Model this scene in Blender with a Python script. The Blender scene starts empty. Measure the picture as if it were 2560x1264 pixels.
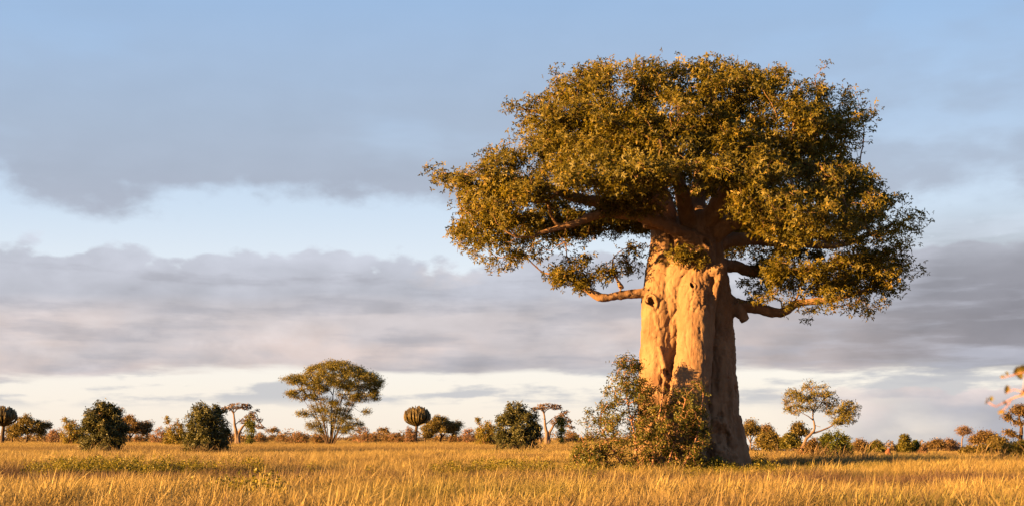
import bpy, math, random
import numpy as np
from mathutils import Vector

S = bpy.context.scene
COL = S.collection
R = math.radians

# ------------------------------------------------------------------ camera
FPX, HZ, CX, CAMZ = 2844.0, 1092.0, 1280.0, 1.9      # focal length and horizon in photograph pixels
cam_d = bpy.data.cameras.new('camera')
cam = bpy.data.objects.new('camera', cam_d); COL.objects.link(cam)
cam.location = (0, 0, CAMZ); cam.rotation_euler = (R(90), 0, 0)
cam_d.sensor_width = 36.0; cam_d.lens = 36.0 * FPX / 2560.0
cam_d.shift_y = (HZ - 632.0) / 2560.0
cam_d.clip_start = 0.05; cam_d.clip_end = 20000
cam_d.dof.use_dof = True; cam_d.dof.focus_distance = 60.0; cam_d.dof.aperture_fstop = 6.0
S.camera = cam

# ------------------------------------------------------------------ light and exposure
SUN_EL, SUN_AZ = R(7.2), R(-114.0)                  # azimuth from +Y, clockwise positive: behind and to the left
sd = Vector((math.sin(SUN_AZ) * math.cos(SUN_EL), math.cos(SUN_AZ) * math.cos(SUN_EL), math.sin(SUN_EL)))
sun_d = bpy.data.lights.new('sun', 'SUN'); sun_d.energy = 5.0; sun_d.angle = R(0.55); sun_d.color = (1.0, 0.53, 0.155)
sun = bpy.data.objects.new('sun', sun_d); COL.objects.link(sun)
sun.rotation_euler = sd.to_track_quat('Z', 'Y').to_euler(); sun.location = (-40, -15, 30)
vs = S.view_settings
S.display_settings.display_device = 'sRGB'
vs.view_transform = 'Standard'; vs.look = 'None'; vs.gamma = 1.0; vs.use_curve_mapping = False
EXPO = 3.0
vs.exposure = EXPO
EK = 2.0 ** EXPO

def lin(r, g, b, k=1.0):
    f = lambda c: ((c / 255 + 0.055) / 1.055) ** 2.4 if c > 10 else c / 255 / 12.92
    return (f(r) * k, f(g) * k, f(b) * k, 1.0)

class NG:
    """small helper to write shader maths"""
    def __init__(s, tree): s.t = tree; s.n = tree.nodes; s.l = tree.links
    def new(s, kind, **kw):
        n = s.n.new(kind)
        for k, v in kw.items(): setattr(n, k, v)
        return n
    def put(s, sock, v):
        if isinstance(v, bpy.types.NodeSocket): s.l.new(v, sock)
        elif v is not None: sock.default_value = v
    def m(s, op, a, b=None, c=None, clamp=False):
        n = s.new('ShaderNodeMath', operation=op, use_clamp=clamp)
        s.put(n.inputs[0], a)
        if b is not None: s.put(n.inputs[1], b)
        if c is not None: s.put(n.inputs[2], c)
        return n.outputs[0]
    def sstep(s, x, a, b, lo=0.0, hi=1.0):
        n = s.new('ShaderNodeMapRange', interpolation_type='SMOOTHSTEP')
        s.put(n.inputs[0], x); s.put(n.inputs[1], a); s.put(n.inputs[2], b); s.put(n.inputs[3], lo); s.put(n.inputs[4], hi)
        return n.outputs[0]
    def mix(s, f, a, b, mode='MIX'):
        n = s.new('ShaderNodeMix', data_type='RGBA', blend_type=mode)
        s.put(n.inputs[0], f); s.put(n.inputs[6], a); s.put(n.inputs[7], b)
        return n.outputs[2]
    def noise(s, vec, scale, detail=4, rough=0.55, dist=0.0):
        n = s.new('ShaderNodeTexNoise'); s.put(n.inputs['Vector'], vec)
        n.inputs['Scale'].default_value = scale; n.inputs['Detail'].default_value = detail
        n.inputs['Roughness'].default_value = rough; n.inputs['Distortion'].default_value = dist
        return n.outputs[0]
    def mapping(s, vec, loc=(0, 0, 0), scale=(1, 1, 1)):
        n = s.new('ShaderNodeMapping'); s.put(n.inputs[0], vec)
        n.inputs['Location'].default_value = loc; n.inputs['Scale'].default_value = scale
        return n.outputs[0]
    def ramp(s, f, stops):
        n = s.new('ShaderNodeValToRGB'); s.put(n.inputs[0], f)
        e = n.color_ramp.elements
        while len(e) < len(stops): e.new(0.5)
        for i, (p, c) in enumerate(stops): e[i].position = p; e[i].color = c if len(c) == 4 else (*c, 1)
        return n.outputs[0]

# ------------------------------------------------------------------ world: daylight sky with cloud banks
W = bpy.data.worlds.new('World'); S.world = W; W.use_nodes = True
W.node_tree.nodes.clear()
g = NG(W.node_tree)
SKY_K = 0.05
tc = g.new('ShaderNodeTexCoord').outputs['Generated']
nrm = g.new('ShaderNodeVectorMath', operation='NORMALIZE'); g.l.new(tc, nrm.inputs[0]); d = nrm.outputs[0]
sp = g.new('ShaderNodeSeparateXYZ'); g.l.new(d, sp.inputs[0]); dx, dy, dz = sp.outputs
hor = g.m('SQRT', g.m('ADD', g.m('MULTIPLY', g.m('MULTIPLY', dx, dx), 0.25), g.m('MULTIPLY', dy, dy)))
t = g.m('DIVIDE', dz, g.m('MAXIMUM', hor, 0.05))           # rise over run
sky = g.new('ShaderNodeTexSky', sky_type='NISHITA', sun_disc=False)
sky.sun_elevation = SUN_EL; sky.sun_rotation = SUN_AZ; sky.air_density = 1.0; sky.dust_density = 1.0; sky.ozone_density = 1.0
K = 1.0 / EK
base = g.mix(1.0, sky.outputs[0], (SKY_K, SKY_K, SKY_K, 1), 'MULTIPLY')
clear = g.ramp(g.m('MULTIPLY', t, 2.0, clamp=True), [
    (0.00, lin(252, 240, 226, K)), (0.14, lin(249, 244, 240, K)), (0.27, lin(232, 238, 246, K)), (0.40, lin(208, 224, 243, K)),
    (0.55, lin(182, 206, 236, K)), (0.78, lin(153, 188, 230, K)), (1.0, lin(132, 170, 221, K))])
base = g.mix(g.sstep(t, 0.5, 0.9, 0.92, 0.0), base, clear)
side = g.sstep(dx, 0.06, 0.42)                            # cloud bank thickens to one side
warp = g.noise(g.mapping(d, (3, 1, 0), (1, 1, 2.2)), 5.0, 3)
nA = g.noise(g.mapping(d, (0, 0, 7), (1, 1, 2.6)), 8.0, 6, 0.5)
nF = g.noise(g.mapping(d, (5, 2, 1), (1, 1, 1.7)), 26.0, 7, 0.6)
nBig = g.noise(g.mapping(d, (2, 8, 3), (1, 1, 3.5)), 4.2, 4, 0.5)
nStr = g.noise(g.mapping(d, (1, 4, 2), (1, 1, 7.0)), 7.0, 6, 0.55)
c0 = lambda n, k: g.m('MULTIPLY', g.m('SUBTRACT', n, 0.5), k)
rv = g.mapping(d, (4, 4, 4), (1, 1, 2.0)); rv2 = g.mapping(d, (4 + 0.016, 4 + 0.006, 4 - 0.02), (1, 1, 2.0))
relief = g.m('SUBTRACT', g.noise(rv, 11.0, 6, 0.5, 0.15), g.noise(rv2, 11.0, 6, 0.5, 0.15))
# low small clouds close to the horizon
tC = g.m('ADD', g.m('ADD', t, c0(nStr, 0.05)), c0(nF, 0.014))
lowm = g.m('MULTIPLY', g.sstep(g.m('ADD', nStr, c0(nF, 0.2)), 0.45, 0.57), g.m('MULTIPLY', g.sstep(t, 0.022, 0.036), g.sstep(t, 0.085, 0.055)))
col = g.mix(g.m('MULTIPLY', lowm, 0.8), base, lin(192, 194, 200, K))
# middle bank
vor = g.new('ShaderNodeTexVoronoi', feature='SMOOTH_F1'); g.l.new(g.mapping(d, (0, 0, 0), (1, 1, 1.4)), vor.inputs['Vector'])
vor.inputs['Scale'].default_value = 24.0; vor.inputs['Smoothness'].default_value = 0.25
vor2 = g.new('ShaderNodeTexVoronoi', feature='SMOOTH_F1'); g.l.new(g.mapping(d, (3, 0, 0), (1, 1, 1.4)), vor2.inputs['Vector'])
vor2.inputs['Scale'].default_value = 60.0; vor2.inputs['Smoothness'].default_value = 0.25
puff = g.m('ADD', g.m('ADD', c0(vor.outputs[0], 0.022), c0(vor2.outputs[0], 0.010)), g.m('ADD', c0(nF, 0.026), c0(nA, 0.085)))
topB = g.m('SUBTRACT', g.m('ADD', 0.160, g.m('MULTIPLY', side, 0.012)), g.m('ADD', t, puff))
botB = g.m('SUBTRACT', g.m('ADD', t, g.m('ADD', c0(nStr, 0.04), c0(warp, 0.05))), g.m('ADD', 0.050, g.m('MULTIPLY', side, 0.010)))
mB = g.m('MULTIPLY', g.sstep(topB, -0.001, 0.008), g.sstep(botB, -0.001, 0.012))
colB = g.ramp(g.m('DIVIDE', g.m('ADD', t, c0(warp, 0.03)), 0.18, clamp=True), [
    (0.25, lin(186, 183, 187, K)), (0.42, lin(204, 197, 199, K)), (0.58, lin(211, 204, 206, K)), (0.70, lin(192, 194, 204, K)),
    (0.85, lin(200, 204, 216, K)), (1.0, lin(210, 217, 230, K))])
colB = g.mix(g.m('MULTIPLY', g.sstep(g.m('ADD', nBig, c0(nF, 0.3)), 0.45, 0.66), g.sstep(t, 0.125, 0.085, 0, 0.85)), colB, lin(228, 211, 205, K))
colB = g.mix(g.m('MULTIPLY', g.sstep(g.m('ADD', nStr, c0(nF, 0.25)), 0.47, 0.66), 0.55), colB, lin(168, 169, 179, K))
colB = g.mix(g.m('MULTIPLY', g.sstep(g.m('ADD', nA, c0(nF, 0.4)), 0.56, 0.72), 0.45), colB, lin(226, 219, 220, K))
col = g.mix(mB, col, colB)
# dark heavy part of the bank to the right of the view
mD = g.m('MULTIPLY', side, g.m('MULTIPLY', g.sstep(g.m('ADD', t, c0(nStr, 0.05)), 0.052, 0.066), g.sstep(g.m('ADD', t, c0(nBig, 0.10)), 0.25, 0.10)))
colD = g.mix(g.sstep(nStr, 0.42, 0.62), lin(138, 138, 147, K), lin(176, 178, 190, K))
gap = g.m('MULTIPLY', g.sstep(g.m('ADD', nA, c0(nF, 0.45)), 0.57, 0.68), g.sstep(t, 0.075, 0.12))
col = g.mix(g.m('MULTIPLY', mD, g.m('SUBTRACT', 0.94, g.m('MULTIPLY', gap, 0.8))), col, colD)
col = g.mix(g.m('MULTIPLY', g.m('MULTIPLY', gap, side), g.sstep(t, 0.26, 0.18, 0, 0.75)), col, lin(222, 231, 243, K))
# cumulus rising low on that side
mE = g.m('MULTIPLY', g.sstep(g.m('ADD', dx, c0(nA, 0.25)), 0.22, 0.36), g.sstep(g.m('SUBTRACT', 0.046, g.m('ADD', t, g.m('ADD', c0(nF, 0.03), c0(nBig, 0.03)))), 0.0, 0.004))
colE = g.mix(g.sstep(g.m('ADD', nA, g.m('MULTIPLY', t, 4.0)), 0.50, 0.75), lin(186, 185, 192, K), lin(226, 212, 208, K))
col = g.mix(mE, col, colE)
# upper soft deck with a ragged lower edge
edA = g.m('SUBTRACT', g.m('ADD', t, g.m('ADD', c0(nA, 0.11), c0(nF, 0.055))), 0.199)
mA = g.m('MULTIPLY', g.sstep(edA, -0.006, 0.028), g.sstep(t, 0.22, 0.46, 0.92, 0.30))
mA = g.m('MULTIPLY', mA, g.sstep(nBig, 0.25, 0.48, 0.45, 1.0))
mA = g.m('MULTIPLY', mA, g.m('SUBTRACT', 1.0, g.m('MULTIPLY', g.sstep(dx, 0.05, 0.30), g.sstep(nA, 0.35, 0.55, 0.75, 0.15))))
colA = g.ramp(g.m('MULTIPLY', t, 2.0, clamp=True), [(0.36, lin(174, 179, 193, K)), (0.55, lin(168, 183, 204, K)), (0.85, lin(156, 184, 219, K))])
col = g.mix(mA, col, colA)
cl = g.m('MAXIMUM', g.m('MAXIMUM', mB, g.m('MULTIPLY', mA, 0.25)), g.m('MAXIMUM', mD, mE))
gain = g.m('ADD', 1.0, g.m('MULTIPLY', g.m('MULTIPLY', relief, cl), 0.65))
gn_ = g.new('ShaderNodeVectorMath', operation='SCALE'); g.l.new(col, gn_.inputs[0]); g.l.new(gain, gn_.inputs['Scale']); col = gn_.outputs[0]
bg = g.new('ShaderNodeBackground'); g.l.new(col, bg.inputs[0]); bg.inputs[1].default_value = 1.0
wo = g.new('ShaderNodeOutputWorld'); g.l.new(bg.outputs[0], wo.inputs[0])

# ------------------------------------------------------------------ numpy noise, terrain, pixel helpers
def _hash(ix, iy, iz, seed):
    h = (ix.astype(np.int64) * 374761393 + iy.astype(np.int64) * 668265263 + iz.astype(np.int64) * 2147483647 + seed * 974711) & 0x7fffffff
    h = ((h ^ (h >> 13)) * 1274126177) & 0x7fffffff
    return ((h ^ (h >> 16)) & 0xffff) / 65535.0
def vnoise(p, seed=0):
    p = np.asarray(p, float); i = np.floor(p).astype(np.int64); f = p - i; f = f * f * (3 - 2 * f)
    r = 0
    for a in (0, 1):
        for b in (0, 1):
            for c in (0, 1):
                w = (f[:, 0] if a else 1 - f[:, 0]) * (f[:, 1] if b else 1 - f[:, 1]) * (f[:, 2] if c else 1 - f[:, 2])
                r = r + w * _hash(i[:, 0] + a, i[:, 1] + b, i[:, 2] + c, seed)
    return r * 2 - 1
def fbm(p, oct=4, seed=0):
    r = 0; a = 1.0
    for k in range(oct): r = r + a * vnoise(p * (2.0 ** k) + 17.3 * k, seed + k); a *= 0.5
    return r
def ss(x, a, b):
    u = np.clip((x - a) / (b - a), 0, 1); return u * u * (3 - 2 * u)
def terrain(x, y):
    x = np.asarray(x, float); y = np.asarray(y, float)
    az = x / np.maximum(y, 1.0)
    z = -0.011 * np.maximum(0, y - 70) * ss(az, 0.10, 0.23)
    z = z - 0.08 * np.exp(-((y - 39 + 1.5 * np.sin(x * 0.13)) / 5.0) ** 2)
    near = np.exp(-((x - 9.4) ** 2 + (y - 60) ** 2) / 60.0)
    z = z + 0.10 * np.sin(x * 0.11 + 1) * np.sin(y * 0.09) * (1 - near) * np.exp(-np.maximum(y - 150, 0) / 200.0)
    return z
def T1(x, y): return float(terrain(np.array([x]), np.array([y]))[0])
def place(px, D):
    x = (px - CX) / FPX * D
    return Vector((x, D, T1(x, D)))
def loc_xz(px, py, D, org):
    """pixel at depth D -> x, z relative to a thing's base"""
    return (px - CX) / FPX * D - org[0], CAMZ - (py - HZ) / FPX * D - org[2]

# ------------------------------------------------------------------ mesh helpers
def mesh(name, V, groups, mat=None, attrs=None, smooth=False):
    """groups: list of (n, k) int arrays"""
    V = np.asarray(V, np.float32)
    me = bpy.data.meshes.new(name)
    groups = [q for q in groups if len(q)]
    nl = sum(q.size for q in groups); nf = sum(len(q) for q in groups)
    me.vertices.add(len(V)); me.vertices.foreach_set('co', V.ravel())
    me.loops.add(nl); me.polygons.add(nf)
    me.loops.foreach_set('vertex_index', np.concatenate([q.ravel() for q in groups]).astype(np.int32))
    st = []; s0 = 0
    for q in groups:
        st.append(s0 + np.arange(len(q)) * q.shape[1]); s0 += q.size
    me.polygons.foreach_set('loop_start', np.concatenate(st).astype(np.int32))
    if smooth: me.polygons.foreach_set('use_smooth', np.ones(nf, bool))
    for k, v in (attrs or {}).items():
        a = me.attributes.new(k, 'FLOAT', 'POINT'); a.data.foreach_set('value', np.asarray(v, np.float32))
    me.update(calc_edges=True); me.validate()
    if mat: me.materials.append(mat)
    return me
def obj(name, me, parent=None, loc=None):
    o = bpy.data.objects.new(name, me); COL.objects.link(o)
    if parent: o.parent = parent
    if loc is not None: o.location = loc
    return o
def tag(o, label=None, cat=None, group=None, kind=None):
    for k, v in (('label', label), ('category', cat), ('group', group), ('kind', kind)):
        if v: o[k] = v
    return o
def thing(name, loc, label, cat, group=None):
    return tag(obj(name, None, None, loc), label, cat, group)

def tube(pts, rad, n, cap=True, wob=0.0, seed=0):
    """one tapered tube -> verts, quads, tris"""
    pts = np.asarray(pts, float); rad = np.asarray(rad, float); k = len(pts)
    tg = np.gradient(pts, axis=0); tg /= np.linalg.norm(tg, axis=1)[:, None] + 1e-9
    ref = np.array([0.0, 1.0, 0.1]) if abs(tg[:, 1]).mean() < 0.8 else np.array([1.0, 0.05, 0.0])
    a = np.cross(tg, ref); a /= np.linalg.norm(a, axis=1)[:, None] + 1e-9
    b = np.cross(tg, a)
    th = np.arange(n) * 2 * math.pi / n
    rr = np.repeat(rad[:, None], n, 1)
    if wob:
        q = np.stack([np.repeat(np.cos(th)[None], k, 0) * 1.3, np.repeat(np.sin(th)[None], k, 0) * 1.3, np.repeat(np.arange(k)[:, None] * 0.5, n, 1)], -1).reshape(-1, 3)
        rr = rr * (1 + wob * fbm(q + seed * 3.1, 2, seed).reshape(k, n))
    V = pts[:, None, :] + rr[..., None] * (np.cos(th)[None, :, None] * a[:, None, :] + np.sin(th)[None, :, None] * b[:, None, :])
    V = V.reshape(-1, 3)
    i = np.arange(k - 1)[:, None] * n + np.arange(n)[None]; j = np.arange(k - 1)[:, None] * n + (np.arange(n)[None] + 1) % n
    Q = np.stack([i, j, j + n, i + n], -1).reshape(-1, 4)
    Tq = np.zeros((0, 3), int)
    if cap:
        V = np.vstack([V, pts[:1], pts[-1:]]); c0_, c1_ = k * n, k * n + 1
        m = np.arange(n); m2 = (m + 1) % n
        Tq = np.vstack([np.stack([np.full(n, c0_), m2, m], -1), np.stack([np.full(n, c1_), (k - 1) * n + m, (k - 1) * n + m2], -1)])
    return V, Q, Tq
class Soup:
    def __init__(s): s.v = []; s.q = []; s.t = []; s.n = 0
    def add(s, V, Q, Tq=None):
        s.v.append(V)
        if len(Q): s.q.append(Q + s.n)
        if Tq is not None and len(Tq): s.t.append(Tq + s.n)
        s.n += len(V)
    def build(s, name, mat, smooth=True):
        return mesh(name, np.vstack(s.v), [np.vstack(s.q) if s.q else np.zeros((0, 4), int), np.vstack(s.t) if s.t else np.zeros((0, 3), int)], mat, None, smooth)
def resample(pts, rad, step):
    pts = np.asarray(pts, float); rad = np.asarray(rad, float)
    seg = np.linalg.norm(np.diff(pts, axis=0), axis=1); s = np.concatenate([[0], np.cumsum(seg)])
    m = max(2, int(math.ceil(s[-1] / step)) + 1); u = np.linspace(0, s[-1], m)
    # smooth (Catmull-Rom) interpolation
    P = np.vstack([2 * pts[0] - pts[1], pts, 2 * pts[-1] - pts[-2]])
    out = np.zeros((m, 3))
    for i, x in enumerate(u):
        j = min(max(np.searchsorted(s, x, 'right') - 1, 0), len(pts) - 2); f = (x - s[j]) / max(seg[j], 1e-9)
        p0, p1, p2, p3 = P[j], P[j + 1], P[j + 2], P[j + 3]
        out[i] = 0.5 * (2 * p1 + (p2 - p0) * f + (2 * p0 - 5 * p1 + 4 * p2 - p3) * f * f + (3 * p1 - p0 - 3 * p2 + p3) * f ** 3)
    return out, np.interp(u, s, rad)

# ------------------------------------------------------------------ materials
def new_mat(name):
    m = bpy.data.materials.new(name); m.use_nodes = True; m.node_tree.nodes.clear(); return m, NG(m.node_tree)
def leaf_mat(name, stops, transl=0.35, rough=0.55):
    m, n = new_mat(name)
    at = n.new('ShaderNodeAttribute', attribute_name='tint').outputs['Fac']
    c = n.ramp(at, stops)
    p = n.new('ShaderNodeBsdfPrincipled'); n.l.new(c, p.inputs['Base Color']); p.inputs['Roughness'].default_value = rough
    p.inputs['Specular IOR Level'].default_value = 0.3
    tr = n.new('ShaderNodeBsdfTranslucent'); n.l.new(n.mix(1.0, c, (1.15, 1.1, 0.6, 1), 'MULTIPLY'), tr.inputs[0])
    mx = n.new('ShaderNodeMixShader'); mx.inputs[0].default_value = transl
    n.l.new(p.outputs[0], mx.inputs[1]); n.l.new(tr.outputs[0], mx.inputs[2])
    o = n.new('ShaderNodeOutputMaterial'); n.l.new(mx.outputs[0], o.inputs[0])
    return m
def bark_mat(name, c1, c2, c3, scale=3.0, bump=0.5, dist=0.03, zs=0.35):
    m, n = new_mat(name)
    co = n.new('ShaderNodeTexCoord').outputs['Object']
    v1 = n.mapping(co, (0, 0, 0), (1, 1, zs))
    a = n.noise(v1, scale, 6, 0.6, 0.4); b = n.noise(co, scale * 0.35, 3, 0.5); f = n.noise(co, scale * 7, 5, 0.65)
    c = n.mix(n.sstep(a, 0.35, 0.65), (*c1, 1), (*c2, 1))
    c = n.mix(n.m('MULTIPLY', n.sstep(b, 0.52, 0.70), 0.55), c, (*c3, 1))
    c = n.mix(n.sstep(f, 0.62, 0.72, 0, 0.35), c, (c1[0] * .55, c1[1] * .5, c1[2] * .5, 1))
    st = n.noise(n.mapping(co, (4, 2, 0), (1, 1, 0.08)), scale * 2.4, 5, 0.6)
    c = n.mix(n.sstep(st, 0.54, 0.72, 0, 0.5), c, (c3[0] * .8, c3[1] * .8, c3[2] * .85, 1))
    c = n.mix(n.sstep(n.noise(n.mapping(co, (9, 5, 3)), scale * 0.9, 5, 0.65), 0.56, 0.66, 0, 0.45), c, (c2[0] * 1.05, c2[1] * 1.12, c2[2] * 1.3, 1))
    p = n.new('ShaderNodeBsdfPrincipled'); n.l.new(c, p.inputs['Base Color']); p.inputs['Roughness'].default_value = 0.85
    p.inputs['Specular IOR Level'].default_value = 0.25
    bp = n.new('ShaderNodeBump'); bp.inputs['Strength'].default_value = bump; bp.inputs['Distance'].default_value = dist
    h = n.m('ADD', n.m('ADD', a, n.m('MULTIPLY', st, 0.6)), n.m('MULTIPLY', f, 0.5)); n.l.new(h, bp.inputs['Height']); n.l.new(bp.outputs[0], p.inputs['Normal'])
    o = n.new('ShaderNodeOutputMaterial'); n.l.new(p.outputs[0], o.inputs[0])
    return m
M = {}
M['bao_bark'] = bark_mat('baobab_bark', (0.125, 0.072, 0.041), (0.165, 0.10, 0.058), (0.090, 0.046, 0.025), 2.2, 0.8, 0.05)
M['limb_bark'] = bark_mat('limb_bark', (0.085, 0.048, 0.026), (0.12, 0.07, 0.038), (0.065, 0.034, 0.019), 4.0, 0.6, 0.03)
M['dark_bark'] = bark_mat('dark_bark', (0.034, 0.020, 0.013), (0.05, 0.03, 0.019), (0.026, 0.016, 0.011), 4.0, 0.6, 0.03)
M['pale_bark'] = bark_mat('pale_bark', (0.085, 0.058, 0.046), (0.115, 0.08, 0.063), (0.065, 0.042, 0.034), 3.0, 0.5, 0.03)
M['twig_red'] = bark_mat('red_twig', (0.24, 0.115, 0.075), (0.29, 0.15, 0.10), (0.18, 0.08, 0.05), 5.0, 0.3, 0.01)
M['earth'] = bark_mat('red_earth', (0.11, 0.036, 0.018), (0.14, 0.05, 0.026), (0.08, 0.026, 0.014), 6.0, 0.8, 0.05, 1.0)
M['bao_leaf'] = leaf_mat('baobab_leaf', [(0, (0.04, 0.038, 0.006)), (0.45, (0.088, 0.075, 0.009)), (0.8, (0.14, 0.11, 0.013)), (1, (0.20, 0.135, 0.022))], 0.48)
M['bush_leaf'] = leaf_mat('bush_leaf', [(0, (0.03, 0.036, 0.006)), (0.5, (0.068, 0.070, 0.011)), (0.85, (0.125, 0.105, 0.02)), (1, (0.18, 0.115, 0.036))], 0.35)
M['acacia_leaf'] = leaf_mat('acacia_leaf', [(0, (0.055, 0.053, 0.009)), (0.5, (0.098, 0.088, 0.014)), (1, (0.15, 0.12, 0.02))], 0.35)
M['dark_leaf'] = leaf_mat('dark_leaf', [(0, (0.034, 0.037, 0.013)), (0.6, (0.06, 0.06, 0.02)), (1, (0.11, 0.092, 0.03))], 0.25)
M['yellow_leaf'] = leaf_mat('yellow_leaf', [(0, (0.085, 0.078, 0.012)), (0.6, (0.155, 0.125, 0.019)), (1, (0.21, 0.15, 0.03))], 0.35)
M['green_leaf'] = leaf_mat('green_leaf', [(0, (0.045, 0.062, 0.008)), (0.6, (0.085, 0.095, 0.012)), (1, (0.13, 0.118, 0.022))], 0.4)
M['brown_leaf'] = leaf_mat('brown_leaf', [(0, (0.075, 0.048, 0.019)), (0.6, (0.125, 0.08, 0.03)), (1, (0.175, 0.112, 0.042))], 0.3)
M['pink_leaf'] = leaf_mat('dry_leaf', [(0, (0.10, 0.06, 0.038)), (0.6, (0.145, 0.088, 0.053)), (1, (0.19, 0.12, 0.073))], 0.3)
M['olive_leaf'] = leaf_mat('olive_leaf', [(0, (0.065, 0.053, 0.012)), (0.6, (0.118, 0.088, 0.021)), (1, (0.17, 0.12, 0.033))], 0.35)
M['weed_leaf'] = leaf_mat('weed_leaf', [(0, (0.075, 0.076, 0.010)), (0.5, (0.145, 0.13, 0.018)), (1, (0.22, 0.17, 0.035))], 0.4)
M['succulent'] = leaf_mat('succulent_skin', [(0, (0.04, 0.030, 0.010)), (1, (0.085, 0.058, 0.017))], 0.0, 0.5)

def grass_mat(name, base, green, brown, transl=0.4):
    m, n = new_mat(name)
    ga = n.new('ShaderNodeAttribute', attribute_name='green', attribute_type='INSTANCER').outputs['Fac']
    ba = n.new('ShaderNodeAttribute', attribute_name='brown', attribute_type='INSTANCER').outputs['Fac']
    ra = n.new('ShaderNodeAttribute', attribute_name='rnd', attribute_type='INSTANCER').outputs['Fac']
    ti = n.new('ShaderNodeAttribute', attribute_name='tint').outputs['Fac']
    c = n.ramp(n.m('ADD', n.m('MULTIPLY', ti, 0.6), n.m('MULTIPLY', ra, 0.4)), base)
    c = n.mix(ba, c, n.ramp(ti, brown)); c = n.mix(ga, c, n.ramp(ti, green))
    p = n.new('ShaderNodeBsdfPrincipled'); n.l.new(c, p.inputs['Base Color']); p.inputs['Roughness'].default_value = 0.6
    p.inputs['Specular IOR Level'].default_value = 0.25
    tr = n.new('ShaderNodeBsdfTranslucent'); n.l.new(c, tr.inputs[0])
    mx = n.new('ShaderNodeMixShader'); mx.inputs[0].default_value = transl
    n.l.new(p.outputs[0], mx.inputs[1]); n.l.new(tr.outputs[0], mx.inputs[2])
    o = n.new('ShaderNodeOutputMaterial'); n.l.new(mx.outputs[0], o.inputs[0])
    return m
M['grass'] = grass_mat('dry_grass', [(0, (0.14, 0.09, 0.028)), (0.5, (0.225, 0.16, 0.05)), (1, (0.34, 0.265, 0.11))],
                       [(0, (0.055, 0.065, 0.012)), (1, (0.15, 0.135, 0.025))], [(0, (0.048, 0.030, 0.020)), (1, (0.092, 0.055, 0.035))])  # last ramp: brown tufts and stalks, also colours the painted shadow strip

def ground_mat():
    m, n = new_mat('ground')
    co = n.new('ShaderNodeTexCoord').outputs['Object']
    a = n.noise(co, 0.35, 6, 0.6); b = n.noise(n.mapping(co, (0, 0, 0), (1, 0.25, 1)), 0.02, 4, 0.6)
    c = n.mix(n.sstep(a, 0.35, 0.65), (0.16, 0.095, 0.034, 1), (0.23, 0.15, 0.05, 1))
    c = n.mix(n.sstep(b, 0.5, 0.7, 0, 0.6), c, (0.12, 0.085, 0.032, 1))
    p = n.new('ShaderNodeBsdfPrincipled'); n.l.new(c, p.inputs['Base Color']); p.inputs['Roughness'].default_value = 0.95
    bp = n.new('ShaderNodeBump'); bp.inputs['Strength'].default_value = 1.0; bp.inputs['Distance'].default_value = 0.3
    n.l.new(n.noise(co, 2.5, 5, 0.7), bp.inputs['Height']); n.l.new(bp.outputs[0], p.inputs['Normal'])
    o = n.new('ShaderNodeOutputMaterial'); n.l.new(p.outputs[0], o.inputs[0])
    return m
M['ground'] = ground_mat()

# ------------------------------------------------------------------ ground
ys = np.unique(np.concatenate([np.linspace(-120, 20, 15), np.linspace(20, 80, 61), np.linspace(80, 250, 50), np.geomspace(250, 9000, 50)]))
us = np.linspace(-1, 1, 141)
GX = us[None, :] * (60 + np.abs(ys)[:, None] * 1.3); GY = np.repeat(ys[:, None], len(us), 1)
GV = np.stack([GX, GY, terrain(GX, GY)], -1).reshape(-1, 3)
ii = (np.arange(len(ys) - 1)[:, None] * len(us) + np.arange(len(us) - 1)[None]).ravel()
gq = np.stack([ii, ii + 1, ii + 1 + len(us), ii + len(us)], -1)
tag(obj('ground', mesh('ground', GV, [gq], M['ground'], None, True)), 'dry savanna soil under the golden grass', 'ground', kind='structure')

# ------------------------------------------------------------------ tree tools
def in_poly(x, z, P):
    r = np.zeros(len(x), bool); j = len(P) - 1
    for i in range(len(P)):
        xi, zi = P[i]; xj, zj = P[j]
        c = ((zi > z) != (zj > z)) & (x < (xj - xi) * (z - zi) / ((zj - zi) if zj != zi else 1e-9) + xi)
        r ^= c; j = i
    return r
def poly_local(poly, D, org): return np.array([loc_xz(a, b, D, org) for a, b in poly])
def poly_span(P, z):
    xs0 = np.full(len(z), 1e9); xs1 = np.full(len(z), -1e9); j = len(P) - 1
    for i in range(len(P)):
        xi, zi = P[i]; xj, zj = P[j]
        h = (zi > z) != (zj > z)
        x = (xj - xi) * (z - zi) / ((zj - zi) if zj != zi else 1e-9) + xi
        xs0 = np.where(h, np.minimum(xs0, x), xs0); xs1 = np.where(h, np.maximum(xs1, x), xs1); j = i
    return xs0, xs1
def clumps(P, n, rng, depth=0.8, r=(0.8, 1.3), shell=0.6, dmin=0.0, flat=0.5, mg=0.75):
    """clump centres inside an outline, given real depth by an elliptic plan at every height"""
    out = []
    lo = P.min(0); hi = P.max(0); tries = 0
    while len(out) < n and tries < 60:
        tries += 1
        m = n * 3
        x = rng.uniform(lo[0], hi[0], m); z = rng.uniform(lo[1], hi[1], m); rr = rng.uniform(*r, m)
        ok = in_poly(x, z, P) & in_poly(x - rr * mg, z, P) & in_poly(x + rr * mg, z, P) & in_poly(x, z + rr * flat * mg, P) & in_poly(x, z - rr * flat * mg * 0.7, P)
        x, z, rr = x[ok], z[ok], rr[ok]
        a, b = poly_span(P, z); hw = (b - a) / 2; xn = np.clip((x - (a + b) / 2) / np.maximum(hw, 1e-6), -1, 1)
        dm = np.maximum(depth * hw * np.sqrt(1 - xn ** 2), dmin)
        u = rng.uniform(-1, 1, len(x)); u = np.sign(u) * np.abs(u) ** shell
        out.extend(np.stack([x, u * dm, z, rr], -1))
    return np.array(out[:n])
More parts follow.
